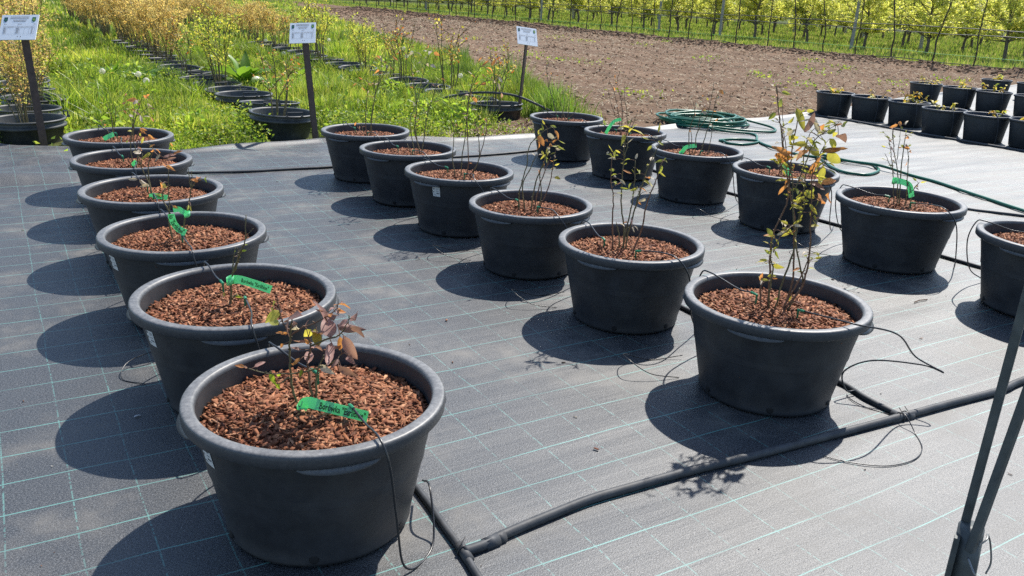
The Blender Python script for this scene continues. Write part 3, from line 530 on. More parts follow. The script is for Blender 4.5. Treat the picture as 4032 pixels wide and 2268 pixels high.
# ================================================================ large pots in three rows
pot_m = plain('black_pot_plastic', (0.034, 0.036, 0.041), 0.5, 0.25, 14, 0.12, 0.42, dust=((0.085, 0.082, 0.078), 6.0, 0.45), rand=True)
rim_m, nt, b, _ = nmat('dusty_sunlit_pot_rim')          # black plastic and dust, with sunlight on upward faces painted in as paler colour
tc = nd(nt, 'ShaderNodeTexCoord'); oi = nd(nt, 'ShaderNodeObjectInfo'); ge = nd(nt, 'ShaderNodeNewGeometry'); sz_ = nd(nt, 'ShaderNodeSeparateXYZ')
lk(nt, ge.outputs['Normal'], sz_.inputs[0])
vs = nd(nt, 'ShaderNodeVectorMath', operation='SCALE'); vs.inputs[0].default_value = (31, 17, 23); lk(nt, oi.outputs['Random'], vs.inputs['Scale'])
va = nd(nt, 'ShaderNodeVectorMath', operation='ADD'); lk(nt, tc.outputs['Object'], va.inputs[0]); lk(nt, vs.outputs[0], va.inputs[1])
n1 = noise(nt, va.outputs[0], 70.0, 6.0, 0.7); n2 = noise(nt, va.outputs[0], 9.0, 5.0)
plast = ramp(nt, n1, [(0.3, (0.040, 0.043, 0.050)), (0.7, (0.068, 0.070, 0.076))])
dust_sunlit = ramp(nt, n1, [(0.3, (0.11, 0.11, 0.112)), (0.52, (0.19, 0.188, 0.185)), (0.75, (0.30, 0.295, 0.285))])
fac = math_n(nt, 'MULTIPLY', ramp(nt, sz_.outputs['Z'], [(0.35, 0.0), (0.9, 1.0)]), ramp(nt, n2, [(0.3, 0.45), (0.6, 1.0)]))
lk(nt, mixc(nt, fac, plast, dust_sunlit), b.inputs['Base Color'])
b.inputs['Roughness'].default_value = 0.46
bump(nt, b, n1, 0.25, 0.002)
sticker_m = plain('sticker_paper', (0.72, 0.72, 0.72), 0.5, 0.03, 5, 0)
ink_m = plain('black_ink', (0.02, 0.02, 0.022), 0.6, 0.1, 5, 0)
hole_m = plain('drain_hole_dark', (0.006, 0.006, 0.007), 0.8, 0.1, 5, 0)

R_, RB_, H_ = POT_R, POT_RB, POT_H
RT = R_ - 0.027                       # wall radius just below the lip
def wall_r(z): return RB_ + (RT - RB_) * (z / (H_ - 0.036))
mb = MB()
prof = [(RB_ - 0.03, 0.006), (RB_ - 0.008, 0.0), (RB_ + 0.002, 0.004), (wall_r(0.014) + 0.003, 0.014), (wall_r(0.02), 0.02)]
prof += [(wall_r(z), z) for z in np.linspace(0.06, H_ - 0.036, 6)]
mb.lathe(prof, 72)
mb.lathe([(RT - 0.012, H_ - 0.014), (RT - 0.018, H_ - 0.10), (RT - 0.028, H_ - 0.18)], 72)
body_me = mb.mesh('pot_body', pot_m, True)
mb = MB()
mb.lathe([(RT - 0.001, H_ - 0.040), (R_ - 0.006, H_ - 0.038), (R_ - 0.001, H_ - 0.034), (R_, H_ - 0.014), (R_ - 0.0015, H_ - 0.005), (R_ - 0.005, H_ - 0.0012),
          (R_ - 0.010, H_ - 0.0002), (R_ - 0.027, H_), (R_ - 0.033, H_ - 0.0015), (RT - 0.0115, H_ - 0.012), (RT - 0.012, H_ - 0.022)], 96)
rim_me = mb.mesh('pot_rim', rim_m, True)
def lug_mesh():
    mb = MB(); V = []; n = 14
    for i in range(n + 1):
        t = i / n; a = (t - 0.5) * math.radians(34)
        k = math.sin(math.pi * t) ** 0.6
        for r, z in ((RT + 0.001, H_ - 0.050), (R_ - 0.006 + 0.012 * k, H_ - 0.043 - 0.009 * k), (R_ - 0.005 + 0.014 * k, H_ - 0.040 - 0.008 * k), (R_ - 0.006, H_ - 0.0385)):
            V.append((r * math.cos(a), r * math.sin(a), z))
    F = []
    for i in range(n):
        for k in range(3):
            F.append((i * 4 + k, (i + 1) * 4 + k, (i + 1) * 4 + k + 1, i * 4 + k + 1))
    mb.add([Vector(v) for v in V], F)
    return mb.mesh('pot_lug', rim_m, True)
lug_me = lug_mesh()
mb = MB(); mb.lathe([(0.0005, 0.004), (0.010, 0.003), (0.013, 0.0)], 10)
hole_me = mb.mesh('drain_hole', hole_m)

ROWN = {'L': 'left row', 'M': 'middle row', 'R': 'right row'}
EDGE = {1: 'at the near end of', 2: 'second from the near end of', 3: 'third from the near end of', 4: 'fourth from the near end of', 5: 'fifth from the near end of', 6: 'at the far end of'}
NTH = {1: 'nearest', 2: 'second', 3: 'third', 4: 'fourth', 5: 'fifth', 6: 'farthest'}
def wpot(n): return NTH[int(n[1])] + ' pot of the ' + ROWN[n[0]]
def where(n): return EDGE[int(n[1])] + ' the ' + ROWN[n[0]]
LUGROT = {'L': -0.15, 'M': 0.52, 'R': 0.1}
STICK = {'L1': math.radians(192), 'L2': math.radians(196), 'L3': math.radians(196), 'M4': math.radians(216)}
PZ = {}
for n_, (pb, pa, ps) in POTS.items():
    k = int(n_[1])
    t = empty('planter_pot', (pb, pa, 0.006), LUGROT[n_[0]] + rnd.uniform(-0.12, 0.12))
    t.scale = (ps * rnd.uniform(0.988, 1.012), ps * rnd.uniform(0.988, 1.012), ps)
    t.rotation_euler.x = rnd.gauss(0, 0.004); t.rotation_euler.y = rnd.gauss(0, 0.004)
    extra = 'large black pot with white sticker, ' if n_ in STICK else 'large round black plastic pot, '
    tag(t, extra + where(n_), 'pot', 'large pots standing in three rows on the mat')
    link('body', body_me, t); link('rim', rim_me, t)
    for q in range(4):
        l = link('lug', lug_me, t); l.rotation_euler.z = q * math.pi / 2
    for q in range(6):
        a = q * math.pi / 3 + 0.3
        h = link('drain_hole', hole_me, t)
        h.location = ((wall_r(0.03) + 0.0005) * math.cos(a), (wall_r(0.03) + 0.0005) * math.sin(a), 0.028)
        h.rotation_euler = Euler((0, math.pi / 2 - 0.2, a))
    if n_ in STICK:
        a0 = STICK[n_] - t.rotation_euler.z
        w, z0, z1 = 0.048, H_ - 0.115, H_ - 0.055
        V = []; F = []
        for i in range(7):
            for z in (z0, z1):
                a = a0 + (i / 6 - 0.5) * w / wall_r(z0); r = wall_r(z) + 0.0012
                V.append((r * math.cos(a), r * math.sin(a), z))
        F = [(2 * i, 2 * i + 2, 2 * i + 3, 2 * i + 1) for i in range(6)]
        st = mesh_obj('sticker', V, F, sticker_m, t, True)
        mb = MB()
        for (u0, u1, w0, w1) in ((0.10, 0.16, 0.70, 0.88), (0.22, 0.29, 0.74, 0.9), (0.12, 0.2, 0.42, 0.54), (0.55, 0.9, 0.80, 0.83), (0.55, 0.8, 0.70, 0.73), (0.52, 0.9, 0.30, 0.38), (0.55, 0.85, 0.52, 0.55), (0.1, 0.45, 0.14, 0.17)):
            Q = []
            for u, ww in ((u0, w0), (u1, w0), (u1, w1), (u0, w1)):
                z = z0 + (z1 - z0) * ww; a = a0 + (u - 0.5) * w / wall_r(z0); r = wall_r(z) + 0.0022
                Q.append(Vector((r * math.cos(a), r * math.sin(a), z)))
            mb.add(Q, [(0, 1, 2, 3)])
        mb.obj('printing', plain('grey_ink', (0.12, 0.12, 0.13), 0.6, 0.1, 5, 0), st)

# ---------------------------------------------------------------- bark mulch in the pots
bark_m = attr_mat('bark', 0.75, 60, 0.25)
BARK = np.array([1.0, 0.93, 0.86]) * np.array([[0.24, 0.098, 0.050], [0.31, 0.145, 0.078], [0.17, 0.064, 0.034], [0.39, 0.215, 0.128], [0.27, 0.115, 0.058], [0.105, 0.042, 0.024]])
def chip_geo(n, seed):
    """n bent bark flakes around the origin: (n, 8, 3)"""
    r = np.random.RandomState(seed)
    L = 0.006 + 0.010 * r.rand(n); W = 0.0026 + 0.0038 * r.rand(n); T = 0.0008 + 0.0018 * r.rand(n)
    S = np.array([[-1, -1, -1], [1, -1, -1], [1, 1, -1], [-1, 1, -1], [-1, -1, 1], [1, -1, 1], [1, 1, 1], [-1, 1, 1]], float)
    V = S[None] * np.stack([L, W, T], 1)[:, None, :]
    V = V * (1 + 0.35 * (r.rand(n, 8, 3) - 0.5) * 2)
    V[:, :, 1] *= np.where(S[None, :, 0] > 0, 0.45 + 0.5 * r.rand(n)[:, None], 1)
    return V, r
CF = np.array([[0, 3, 2, 1], [4, 5, 6, 7], [0, 1, 5, 4], [1, 2, 6, 5], [2, 3, 7, 6], [3, 0, 4, 7]])
def rotmats(r, n, tilt):
    yaw = r.rand(n) * 6.283; tx = r.randn(n) * tilt; ty = r.randn(n) * tilt
    cz, sz = np.cos(yaw), np.sin(yaw); cx, sx_ = np.cos(tx), np.sin(tx); cy, sy = np.cos(ty), np.sin(ty)
    Z = np.zeros(n); O = np.ones(n)
    Rz = np.stack([cz, -sz, Z, sz, cz, Z, Z, Z, O], 1).reshape(n, 3, 3)
    Rx = np.stack([O, Z, Z, Z, cx, -sx_, Z, sx_, cx], 1).reshape(n, 3, 3)
    Ry = np.stack([cy, Z, sy, Z, O, Z, -sy, Z, cy], 1).reshape(n, 3, 3)
    return Rz @ Rx @ Ry
MR = RT - 0.020
def mulch_z(x, y):
    r2 = (x * x + y * y) / (MR * MR)
    return H_ - 0.072 + 0.022 * (1 - r2) + 0.010 * fbm(x * 9 + 5, y * 9, 2, 90)
def mulch_mesh(seed, n=6500):
    V, r = chip_geo(n, seed)
    rad = MR * np.sqrt(r.rand(n)) * 0.985; a = r.rand(n) * 6.283
    x, y = rad * np.cos(a), rad * np.sin(a)
    V = np.einsum('nij,nkj->nki', rotmats(r, n, 0.38), V)
    V = V + np.stack([x, y, mulch_z(x, y) + 0.010 * r.rand(n)], 1)[:, None, :]
    F = (CF[None] + 8 * np.arange(n)[:, None, None]).reshape(-1, 4)
    ci = r.choice(6, n, p=[.22, .17, .22, .09, .16, .14])
    col = BARK[ci] * (0.65 + 0.85 * r.rand(n) ** 1.3)[:, None]
    # soil dome beneath
    gx = np.linspace(-1, 1, 25); X, Y = np.meshgrid(gx, gx); q = np.hypot(X, Y); k = np.maximum(np.abs(X), np.abs(Y)) / np.maximum(q, 1e-6)
    X, Y = X * k * MR, Y * k * MR
    D = np.stack([X, Y, mulch_z(X, Y) - 0.003], -1).reshape(-1, 3)
    i0 = (np.arange(24)[:, None] * 25 + np.arange(24)[None, :]).ravel()
    DF = np.stack([i0, i0 + 1, i0 + 26, i0 + 25], 1) + 8 * n
    return bigmesh('bark_mulch', np.concatenate([V.reshape(-1, 3), D]), np.concatenate([F, DF]), bark_m,
                   np.concatenate([np.repeat(col, 8, 0), np.tile([[0.035, 0.016, 0.010]], (len(D), 1))]))
mulch_me = [mulch_mesh(100 + i) for i in range(4)]
chip_me = []
for i in range(18):
    V, r = chip_geo(1, 300 + i)
    c = BARK[i % 5] * (0.9 + 0.5 * r.rand())
    chip_me.append(bigmesh('bark_chip', V[0] * 1.2, CF, bark_m, np.tile(c, (8, 1))))
for i, (n_, (pb, pa, ps)) in enumerate(POTS.items()):
    o = link('bark_mulch', mulch_me[i % 4])
    o.location = (pb, pa, 0.006); o.rotation_euler.z = rnd.uniform(0, 6.28); o.scale = (ps, ps, ps)
    tag(o, 'reddish brown bark mulch filling the ' + wpot(n_), 'mulch', 'bark mulch in the large pots', 'stuff')
    for q in range({'L1': 290, 'L2': 260, 'M1': 260, 'L3': 160, 'M2': 160}.get(n_, 0)):
        rad = MR * math.sqrt(rnd.random()) * 0.95; a = rnd.uniform(0, 6.283)
        x, y = rad * math.cos(a), rad * math.sin(a)
        ch = link('bark_chip', chip_me[rnd.randrange(18)], o)
        ch.location = (x, y, float(mulch_z(np.array(x), np.array(y))) + 0.008 + 0.003 * rnd.random())
        ch.rotation_euler = (rnd.gauss(0, 0.35), rnd.gauss(0, 0.35), rnd.uniform(0, 6.28))

# ================================================================ young blueberry bushes in the pots
LEAFC = [(0.30, 0.17, 0.145), (0.50, 0.43, 0.33), (0.52, 0.235, 0.085), (0.46, 0.42, 0.08), (0.27, 0.29, 0.06), (0.30, 0.07, 0.03), (0.25, 0.33, 0.03)]
leaf_ms = [leaf_mat('leaf_%s' % k, c, t, 0.58) for k, c, t in zip(('brown_pink', 'pale', 'orange', 'yellow_olive', 'olive_green', 'red', 'fresh_green'), LEAFC, (0.3, 0.3, 0.5, 0.5, 0.45, 0.45, 0.5))]
stem_m = plain('stem_bark', (0.13, 0.11, 0.05), 0.6, 0.35, 60, 0.2)
twig_m = plain('reddish_twig', (0.16, 0.085, 0.05), 0.6, 0.35, 60, 0.2)
def leaf_geo(curl, fold, wid):
    V = []; n = 6
    for i in range(n + 1):
        t = i / n
        w = wid * (math.sin(math.pi * min(1, t ** 0.8)) ** 0.75) * (1 - 0.25 * t) + 0.004
        if i in (0, n): w = 0.006
        z = -curl * t * t
        for s, k in ((-1, 1), (-0.5, 0.55), (0, 0), (0.5, 0.55), (1, 1)):
            V.append((t * (1 - 0.25 * abs(curl) * t), s * w * math.cos(fold), z + abs(s) * w * math.sin(fold) * k + 0.03 * math.sin(9 * t + 2 * s) * abs(s)))
    F = []
    for i in range(n):
        for k in range(4):
            F.append((i * 5 + k, (i + 1) * 5 + k, (i + 1) * 5 + k + 1, i * 5 + k + 1))
    return V, F
leaf_me = []
for ci, mm in enumerate(leaf_ms):
    row = []
    for curl, fold, wid in ((0.15, 0.35, 0.20), (0.55, 0.6, 0.21), (0.35, 0.15, 0.27), (-0.25, 0.5, 0.18)):
        V, F = leaf_geo(curl, fold, wid)
        me = bpy.data.meshes.new('leaf'); me.from_pydata(V, [], F)
        me.polygons.foreach_set('use_smooth', [True] * len(me.polygons)); me.materials.append(mm)
        row.append(me)
    leaf_me.append(row)
LEAF_L = 0.042
def put_leaf(parent, base, d, size, ci):
    o = link('leaf', leaf_me[ci][rnd.randrange(4)], parent)
    d = Vector(d).normalized()
    nn = Vector((-0.3 + rnd.gauss(0, 0.5), -0.5 + rnd.gauss(0, 0.5), 0.55 + rnd.gauss(0, 0.4)))
    nn = (nn - d * nn.dot(d)).normalized(); yy = nn.cross(d)
    o.rotation_mode = 'QUATERNION'
    o.rotation_quaternion = Matrix(((d.x, yy.x, nn.x), (d.y, yy.y, nn.y), (d.z, yy.z, nn.z))).to_quaternion()
    s = LEAF_L * size
    o.location = base; o.scale = (s, s * rnd.uniform(0.85, 1.1), s)
    return o
PLOOK = {'L1': 'short blueberry bush with large brownish pink leaves', 'L2': 'nearly leafless blueberry twig', 'L3': 'thin blueberry bush with few orange leaves',
         'L4': 'leggy blueberry bush with large pink and cream leaves', 'L5': 'very thin blueberry bush', 'L6': 'blueberry bush topped by red leaves',
         'M1': 'tall leafy blueberry bush with yellow and orange leaves', 'M2': 'tall many-stemmed blueberry bush with curled yellow leaves', 'M3': 'blueberry bush with orange leaves bunched at its top',
         'M4': 'tall bare-stemmed blueberry bush with red leaves on top', 'M5': 'tall thin blueberry bush with pale leaves', 'M6': 'thin blueberry bush with rust coloured leaves',
         'R2': 'upright blueberry bush with twisted reddish leaves', 'R3': 'thin bare blueberry stems', 'R4': 'sparse blueberry bush with withered pale leaves', 'R5': 'sparse blueberry bush with orange leaf tips', 'R6': 'sparse dry blueberry bush'}
AUTOP = {'M1': [3, 3, 3, 4, 4, 1, 3, 2], 'R2': [2, 4, 4, 3, 0], 'M5': [1, 1, 2, 3, 0], 'M2': [3, 4, 4, 1], 'M6': [2, 0, 1, 3], 'M3': [2, 3, 4, 1]}
for n_, (stems, leaves, auto) in PLANTS.items():
    pb, pa, ps = POTS[n_]
    root_z = 0.006 + (H_ - 0.06) * ps
    t = empty('blueberry_bush', (pb, pa, root_z))
    tag(t, PLOOK[n_] + ', ' + wpot(n_), 'bush', 'young blueberry bushes in the large pots')
    samples = []
    for si, st in enumerate(stems):
        P = [Vector((x, y, z - root_z)) for x, y, z in st]
        main = si == 0 or P[0].z < 0.1
        if main:
            q = P[0]; P = [Vector((q.x * 0.9, q.y * 0.9, -0.02))] + ([q] if q.z > 0.01 else []) + P[1:]
        Q = catmull(P, 5)
        Q = [p + Vector((rnd.gauss(0, 0.0012), rnd.gauss(0, 0.0012), 0)) for p in Q]
        r0 = 0.0042 if main else 0.0026
        R = [r0 * (1 - 0.62 * i / (len(Q) - 1)) for i in range(len(Q))]
        mb = MB(); mb.tube(Q, R, 6)
        # buds along the stem
        for i in range(3, len(Q) - 1, 3):
            d = Vector((rnd.gauss(0, 1), rnd.gauss(0, 1), 0.8)).normalized()
            mb.tube([Q[i], Q[i] + d * 0.006, Q[i] + d * 0.009], [R[i] * 0.9, R[i] * 0.7, R[i] * 0.2], 4)
        mb.obj('stem', stem_m if rnd.random() < 0.7 else twig_m, t, True)
        samples += [(p, i / (len(Q) - 1), si) for i, p in enumerate(Q)]
    twigs = MB()
    for x, y, z, sz, ci in leaves:
        if n_ == 'L1' and ci in (1, 2) and sz > 0.8 and rnd.random() < 0.45: ci = 0
        p = Vector((x, y, z - root_z))
        if p.z < 0.004:
            put_leaf(t, (p.x, p.y, 0.012), (rnd.gauss(0, 1), rnd.gauss(0, 1), 0.1), sz, ci); continue
        c, _, si = min(samples, key=lambda s: (s[0] - p).length)
        away = (p - c)
        d = away.normalized() if away.length > 1e-4 else Vector((rnd.gauss(0, 1), rnd.gauss(0, 1), 0.3)).normalized()
        d = (d + Vector((rnd.gauss(0, 0.5), rnd.gauss(0, 0.5), rnd.gauss(-0.1, 0.45)))).normalized()
        base = p - d * LEAF_L * sz * 0.5
        if (base - c).length > 0.006:
            mid = c.lerp(base, 0.5) + Vector((0, 0, 0.006))
            twigs.tube(catmull([c, mid, base], 3), 0.0012, 4)
        put_leaf(t, base, d, sz * {'M1': 1.35, 'L1': 1.5}.get(n_, 1.15), ci)
    pal = AUTOP.get(n_, [2, 1, 0, 3])
    if n_ == 'L1': auto, pal = 14, [0, 0, 0, 2]
    tips = [s for s in samples if s[1] > 0.55 and s[0].z > 0.12]
    for q in range(int(auto * (3.0 if n_ == 'M1' else 1.5))):
        if not tips: break
        c, tt, si = tips[int(len(tips) * rnd.random())]
        d = Vector((rnd.gauss(0, 1), rnd.gauss(0, 1), rnd.gauss(0.25, 0.5))).normalized()
        off = d * rnd.uniform(0.004, 0.03)
        if off.length > 0.006: twigs.tube([c, c + off], 0.0011, 4)
        put_leaf(t, c + off, d, rnd.uniform(0.45, 0.95), pal[rnd.randrange(len(pal))])
    if twigs.V: twigs.obj('twigs', twig_m, t)['kind'] = 'stuff'

# ---------------------------------------------------------------- green plant tags with printed names
tag_m = leaf_mat('green_tag_plastic', (0.25, 0.74, 0.46), 0.4, 0.6, 0.05)
def text_verts(s, size):
    cu = bpy.data.curves.new('txt', 'FONT'); cu.body = s; cu.size = size; cu.resolution_u = 2
    cu.offset = 0.018
    o = bpy.data.objects.new('txt', cu); COL.objects.link(o)
    dg = bpy.context.evaluated_depsgraph_get()
    me = bpy.data.meshes.new_from_object(o.evaluated_get(dg))
    V = [v.co.copy() for v in me.vertices]; F = [tuple(p.vertices) for p in me.polygons]
    bpy.data.objects.remove(o); bpy.data.curves.remove(cu); bpy.data.meshes.remove(me)
    return V, F
TXT = {'L1': [('Borówka "Earliblue"', 0.34, 0.97, 0)], 'L2': [('Borówka "Earliblue"', 0.24, 0.93, 0)], 'L3': [None, ('ka "Earliblue"', 0.05, 0.92, 1)], 'L4': [('Borówka', 0.25, 0.7, 0)], 'R2': [('Borówka', 0.45, 0.85, 0)]}
vdir = Vector((0.494, 0.806, 0)).normalized()
TAGS = {k: [(p, w * 1.12) for p, w in v] for k, v in TAGS.items()}
for n_, bands in TAGS.items():
    pb, pa, ps = POTS[n_]
    t = empty('plant_tag', (pb, pa, 0))
    tag(t, 'bright green plant tag%s, %s' % (' with black print' if n_ in TXT else '', wpot(n_)), 'tag', 'green plant tags')
    for bi, (pts, w) in enumerate(bands):
        if n_ in ('L1', 'L4', 'L5'): pts = [(x - 0.012 - 0.03 * i / len(pts), y - 0.02 - 0.04 * i / len(pts), z + 0.014 + 0.042 * i / len(pts)) for i, (x, y, z) in enumerate(pts)]
        Q = catmull(pts, 8)
        S = [0.0]
        for i in range(1, len(Q)): S.append(S[-1] + (Q[i] - Q[i - 1]).length)
        def frame(s):
            s = max(0, min(S[-1], s)); i = max(k for k in range(len(S)) if S[k] <= s + 1e-9); i = min(i, len(Q) - 2)
            u = (s - S[i]) / max(1e-6, S[i + 1] - S[i])
            tg = (Q[i + 1] - Q[i]).normalized()
            nrm = (-vdir + Vector((0, 0, 0.25))).normalized()
            up = nrm.cross(tg).normalized()
            return Q[i].lerp(Q[i + 1], u), up, tg.cross(up)
        V = []; F = []
        m_ = 24
        for i in range(m_ + 1):
            c, up, nrm = frame(S[-1] * i / m_)
            for k in (-1, 1):
                V.append(c + up * w / 2 * k)
        for i in range(m_):
            F.append((2 * i, 2 * i + 2, 2 * i + 3, 2 * i + 1))
        band = mesh_obj('band', V, F, tag_m, t)
        sol = band.modifiers.new('thickness', 'SOLIDIFY'); sol.thickness = 0.0005; sol.offset = 0
        tx = TXT.get(n_, [None] * 3)
        if bi < len(tx) and tx[bi]:
            s_, u0, u1, _ = tx[bi]
            TV, TF = text_verts(s_, 1.0)
            x0 = min(v.x for v in TV); x1 = max(v.x for v in TV); y0 = min(v.y for v in TV); y1 = max(v.y for v in TV)
            LW = S[-1] * (u1 - u0); sc = LW / (x1 - x0); sy = min(sc * 1.6, w * 0.8 / (y1 - y0))
            PV = []
            for v in TV:
                c, up, nrm = frame(S[-1] * u0 + (v.x - x0) * sc)
                sgn = 1 if nrm.dot(-vdir) > 0 else -1
                PV.append(c + up * ((v.y - (y0 + y1) / 2) * sy) + nrm * (0.0014 * sgn))
            mesh_obj('lettering', PV, TF, ink_m, band)
    # loop that ties the tag round its stem
    if n_ in ('L1', 'L2', 'L3', 'R2', 'R4'):
        c = Vector(bands[0][0][0]); w = bands[0][1]
        V = []; F = []
        for i in range(17):
            a = 2 * math.pi * i / 16
            for k in (-1, 1): V.append(c + Vector((0.013 * math.cos(a) - 0.006, 0.013 * math.sin(a), k * w * 0.45 + 0.004 * math.cos(a))))
        F = [(2 * i, 2 * i + 2, 2 * i + 3, 2 * i + 1) for i in range(16)]
        lp = mesh_obj('loop', V, F, tag_m, t, True)
        sol = lp.modifiers.new('thickness', 'SOLIDIFY'); sol.thickness = 0.0008

# ---------------------------------------------------------------- drip stakes and their thin tubes
stake_m = plain('green_stake_plastic', (0.012, 0.21, 0.095), 0.4, 0.15, 40, 0.05)
tube_m = plain('black_tube_plastic', (0.022, 0.023, 0.026), 0.32, 0.2, 30, 0.05, 0.6)
def stake(n_, p, tube_pts, side):
    pb, pa, ps = POTS[n_]
    z0 = 0.006 + ps * float(mulch_z(np.array(p[0]), np.array(p[1])))
    t = empty('drip_stake', (pb + p[0], pa + p[1], z0))
    tag(t, 'green drip stake with black tube, %s side of %s' % (side, wpot(n_)), 'drip stake', 'drip stakes in the large pots')
    T = [Vector((x - p[0], y - p[1], z - z0)) for x, y, z in tube_pts]
    head = Vector((0, 0, 0.045))
    d = (T[0] - head); d.z = max(d.z, 0.01); d = d.normalized()
    mb = MB()
    mb.box((0, 0, 0.012), (0.007, 0.0022, 0.062), Matrix.Rotation(rnd.uniform(0, 3), 3, 'Z'))
    mb.box((0, 0, 0.012), (0.0022, 0.007, 0.062), Matrix.Rotation(rnd.uniform(0, 3), 3, 'Z'))
    mb.tube([(0, 0, 0.035), head, head + d * 0.010, head + d * 0.028], [0.004, 0.0055, 0.0055, 0.0048], 8)
    mb.obj('stake', stake_m, t)
    pts = [head + d * 0.026] + T
    Q = catmull(pts, 8)
    mb = MB(); mb.tube(Q, 0.0032, 6)
    mb.obj('tube', tube_m, t, True)
hz = POT_H
for n_ in POTS:
    ps = POTS[n_][2]; Hh = 0.006 + H_ * ps + 0.004; Rr = R_ * ps
    j = lambda s=0.012: rnd.gauss(0, s)
    jx = j(0.02)
    BK = {'L1': (0.044, 0.122), 'L2': (-0.012, 0.145), 'L3': (-0.012, 0.114), 'M1': (-0.032, 0.071), 'M2': (-0.094, 0.077), 'M3': (-0.036, 0.072), 'R2': (0.007, 0.076)}.get(n_, (-0.03 + j(), 0.09 + j()))
    FT = {'L1': (0.056, -0.103), 'L2': (0.022, -0.036), 'L3': (-0.017, -0.045), 'M1': (-0.005, -0.109), 'M2': (-0.065, -0.119), 'M3': (-0.007, -0.074), 'R2': (0.001, -0.073)}.get(n_, (-0.01 + j(), -0.08 + j()))
    bx = -0.05 + jx
    by = math.sqrt(Rr * Rr - bx * bx)
    stake(n_, BK, [(BK[0] * 0.6 + bx * 0.4, BK[1] + 0.09, Hh - 0.012), (bx, by - 0.035, Hh + 0.012), (bx - 0.005, by + 0.012, Hh - 0.004), (bx + 0.02, by + 0.05, Hh - 0.12), (bx + 0.12, by + 0.06, 0.10), (bx + 0.26, by + 0.05, 0.02)], 'far')
    if n_ == 'M1':
        FP = [(0.0, -0.25, Hh + 0.004), (0.012, -0.345, Hh + 0.012), (0.17, -0.40, Hh - 0.03), (0.36, -0.37, 0.22), (0.44, -0.44, 0.17), (0.43, -0.36, 0.17), (0.33, -0.22, 0.15), (0.24, -0.17, 0.10), (0.245, -0.19, 0.03), (0.29, -0.20, 0.022)]
    elif n_ == 'L1':
        FP = [(0.055, -0.22, Hh - 0.01), (0.046, -0.335, Hh + 0.008), (0.055, -0.375, Hh - 0.05), (0.075, -0.37, 0.18), (0.095, -0.362, 0.04), (0.14, -0.35, 0.008), (0.22, -0.28, 0.012), (0.265, -0.16, 0.10), (0.29, -0.06, 0.06)]
    elif n_[0] == 'L':
        FP = [(FT[0] * 0.6 - 0.01, -0.2, Hh - 0.01), (-0.03, -0.33, Hh + 0.008), (-0.03, -0.372, Hh - 0.03), (0.0, -0.375, 0.22), (0.05, -0.36, 0.06), (0.16, -0.3, 0.012), (0.29, -0.2, 0.02)]
    else:
        FP = [(FT[0] * 0.6, -0.2, Hh + 0.004), (-0.04 + jx, -0.33, Hh + 0.012), (0.0 + jx, -0.385, Hh - 0.07), (0.08, -0.36, 0.12), (0.19, -0.30, 0.02), (0.29, -0.24, 0.022)]
    stake(n_, FT, FP, 'near')

# ================================================================ irrigation pipes on the mat
pipe_m = plain('black_pipe', (0.05, 0.054, 0.06), 0.58, 0.3, 25, 0.15, 0.35, dust=((0.13, 0.125, 0.12), 9.0, 0.6))
def pipe(name, pts, r, label, group=None, n=8):
    P = catmull([Vector((p[0], p[1], p[2] if len(p) > 2 else mat_z(p[0], p[1]) + r * 0.9)) for p in pts], n)
    mb = MB(); mb.tube(P, r, 10)
    o = mb.obj(name, pipe_m, None, True)
    tag(o, label, 'pipe', group)
    return o
def zline(b, a0, a1, amp=0.012, step=0.5):
    k = int((a1 - a0) / step) + 1
    return [(b + amp * rnd.gauss(0, 1), a0 + (a1 - a0) * i / k) for i in range(k + 1)]
GP = 'irrigation pipes on the mat'
pipe('irrigation_pipe', [(0.925, 7.0), (0.92, 5.5), (0.93, 4.0), (0.93, 2.6), (0.925, 1.99), (0.913, 1.81), (0.904, 1.668), (0.89, 1.55), (0.87, 1.3), (0.86, 0.9)], 0.0108, 'thin black irrigation pipe running beside the left row of pots', GP)
pipe('irrigation_pipe', [(2.72, 6.75)] + zline(2.73, 2.1, 6.2)[::-1] + [(2.747, 1.926), (2.717, 1.795), (2.703, 1.64)], 0.0108, 'thin black irrigation pipe running beside the middle row of pots', GP)
pipe('irrigation_pipe', [(4.86, 6.9)] + zline(4.88, 1.6, 6.4)[::-1], 0.0108, 'thin black irrigation pipe running beside the right row of pots', GP)
MAIN = [(0.905, 1.655), (0.96, 1.656), (1.042, 1.674), (1.194, 1.693), (1.354, 1.708), (1.512, 1.705), (1.731, 1.694), (1.971, 1.671), (2.386, 1.646), (2.688, 1.626), (2.976, 1.612), (3.278, 1.595), (3.475, 1.609), (4.2, 1.62), (5.0, 1.6)]
mp_ = pipe('main_pipe', MAIN, 0.0145, 'thick black main pipe crossing the mat in front of the middle row')
mb = MB()
def collar(c, d, r, l, out):
    c = Vector(c); d = Vector(d).normalized(); out.tube([c - d * l / 2, c + d * l / 2], r, 12)
zz = 0.015
collar((0.905, 1.655, zz), (0.1, 1, 0), 0.0145, 0.07, mb); collar((0.935, 1.656, zz), (1, 0.03, 0), 0.0135, 0.05, mb); collar((0.99, 1.662, zz), (1, 0.12, 0), 0.0185, 0.045, mb); collar((1.02, 1.668, zz), (1, 0.12, 0), 0.017, 0.03, mb)
mb.obj('tee_joint', pipe_m, mp_, True)
mb = MB()
collar((2.695, 1.64, zz), (0.1, 1, 0), 0.0145, 0.05, mb); collar((2.66, 1.63, zz), (1, -0.06, 0), 0.0175, 0.04, mb); collar((2.73, 1.623, zz), (1, -0.06, 0), 0.0175, 0.04, mb)
mb.obj('tee_joint', pipe_m, mp_, True)
wire_m = plain('dark_wire', (0.03, 0.03, 0.032), 0.4, 0.2, 30, 0)
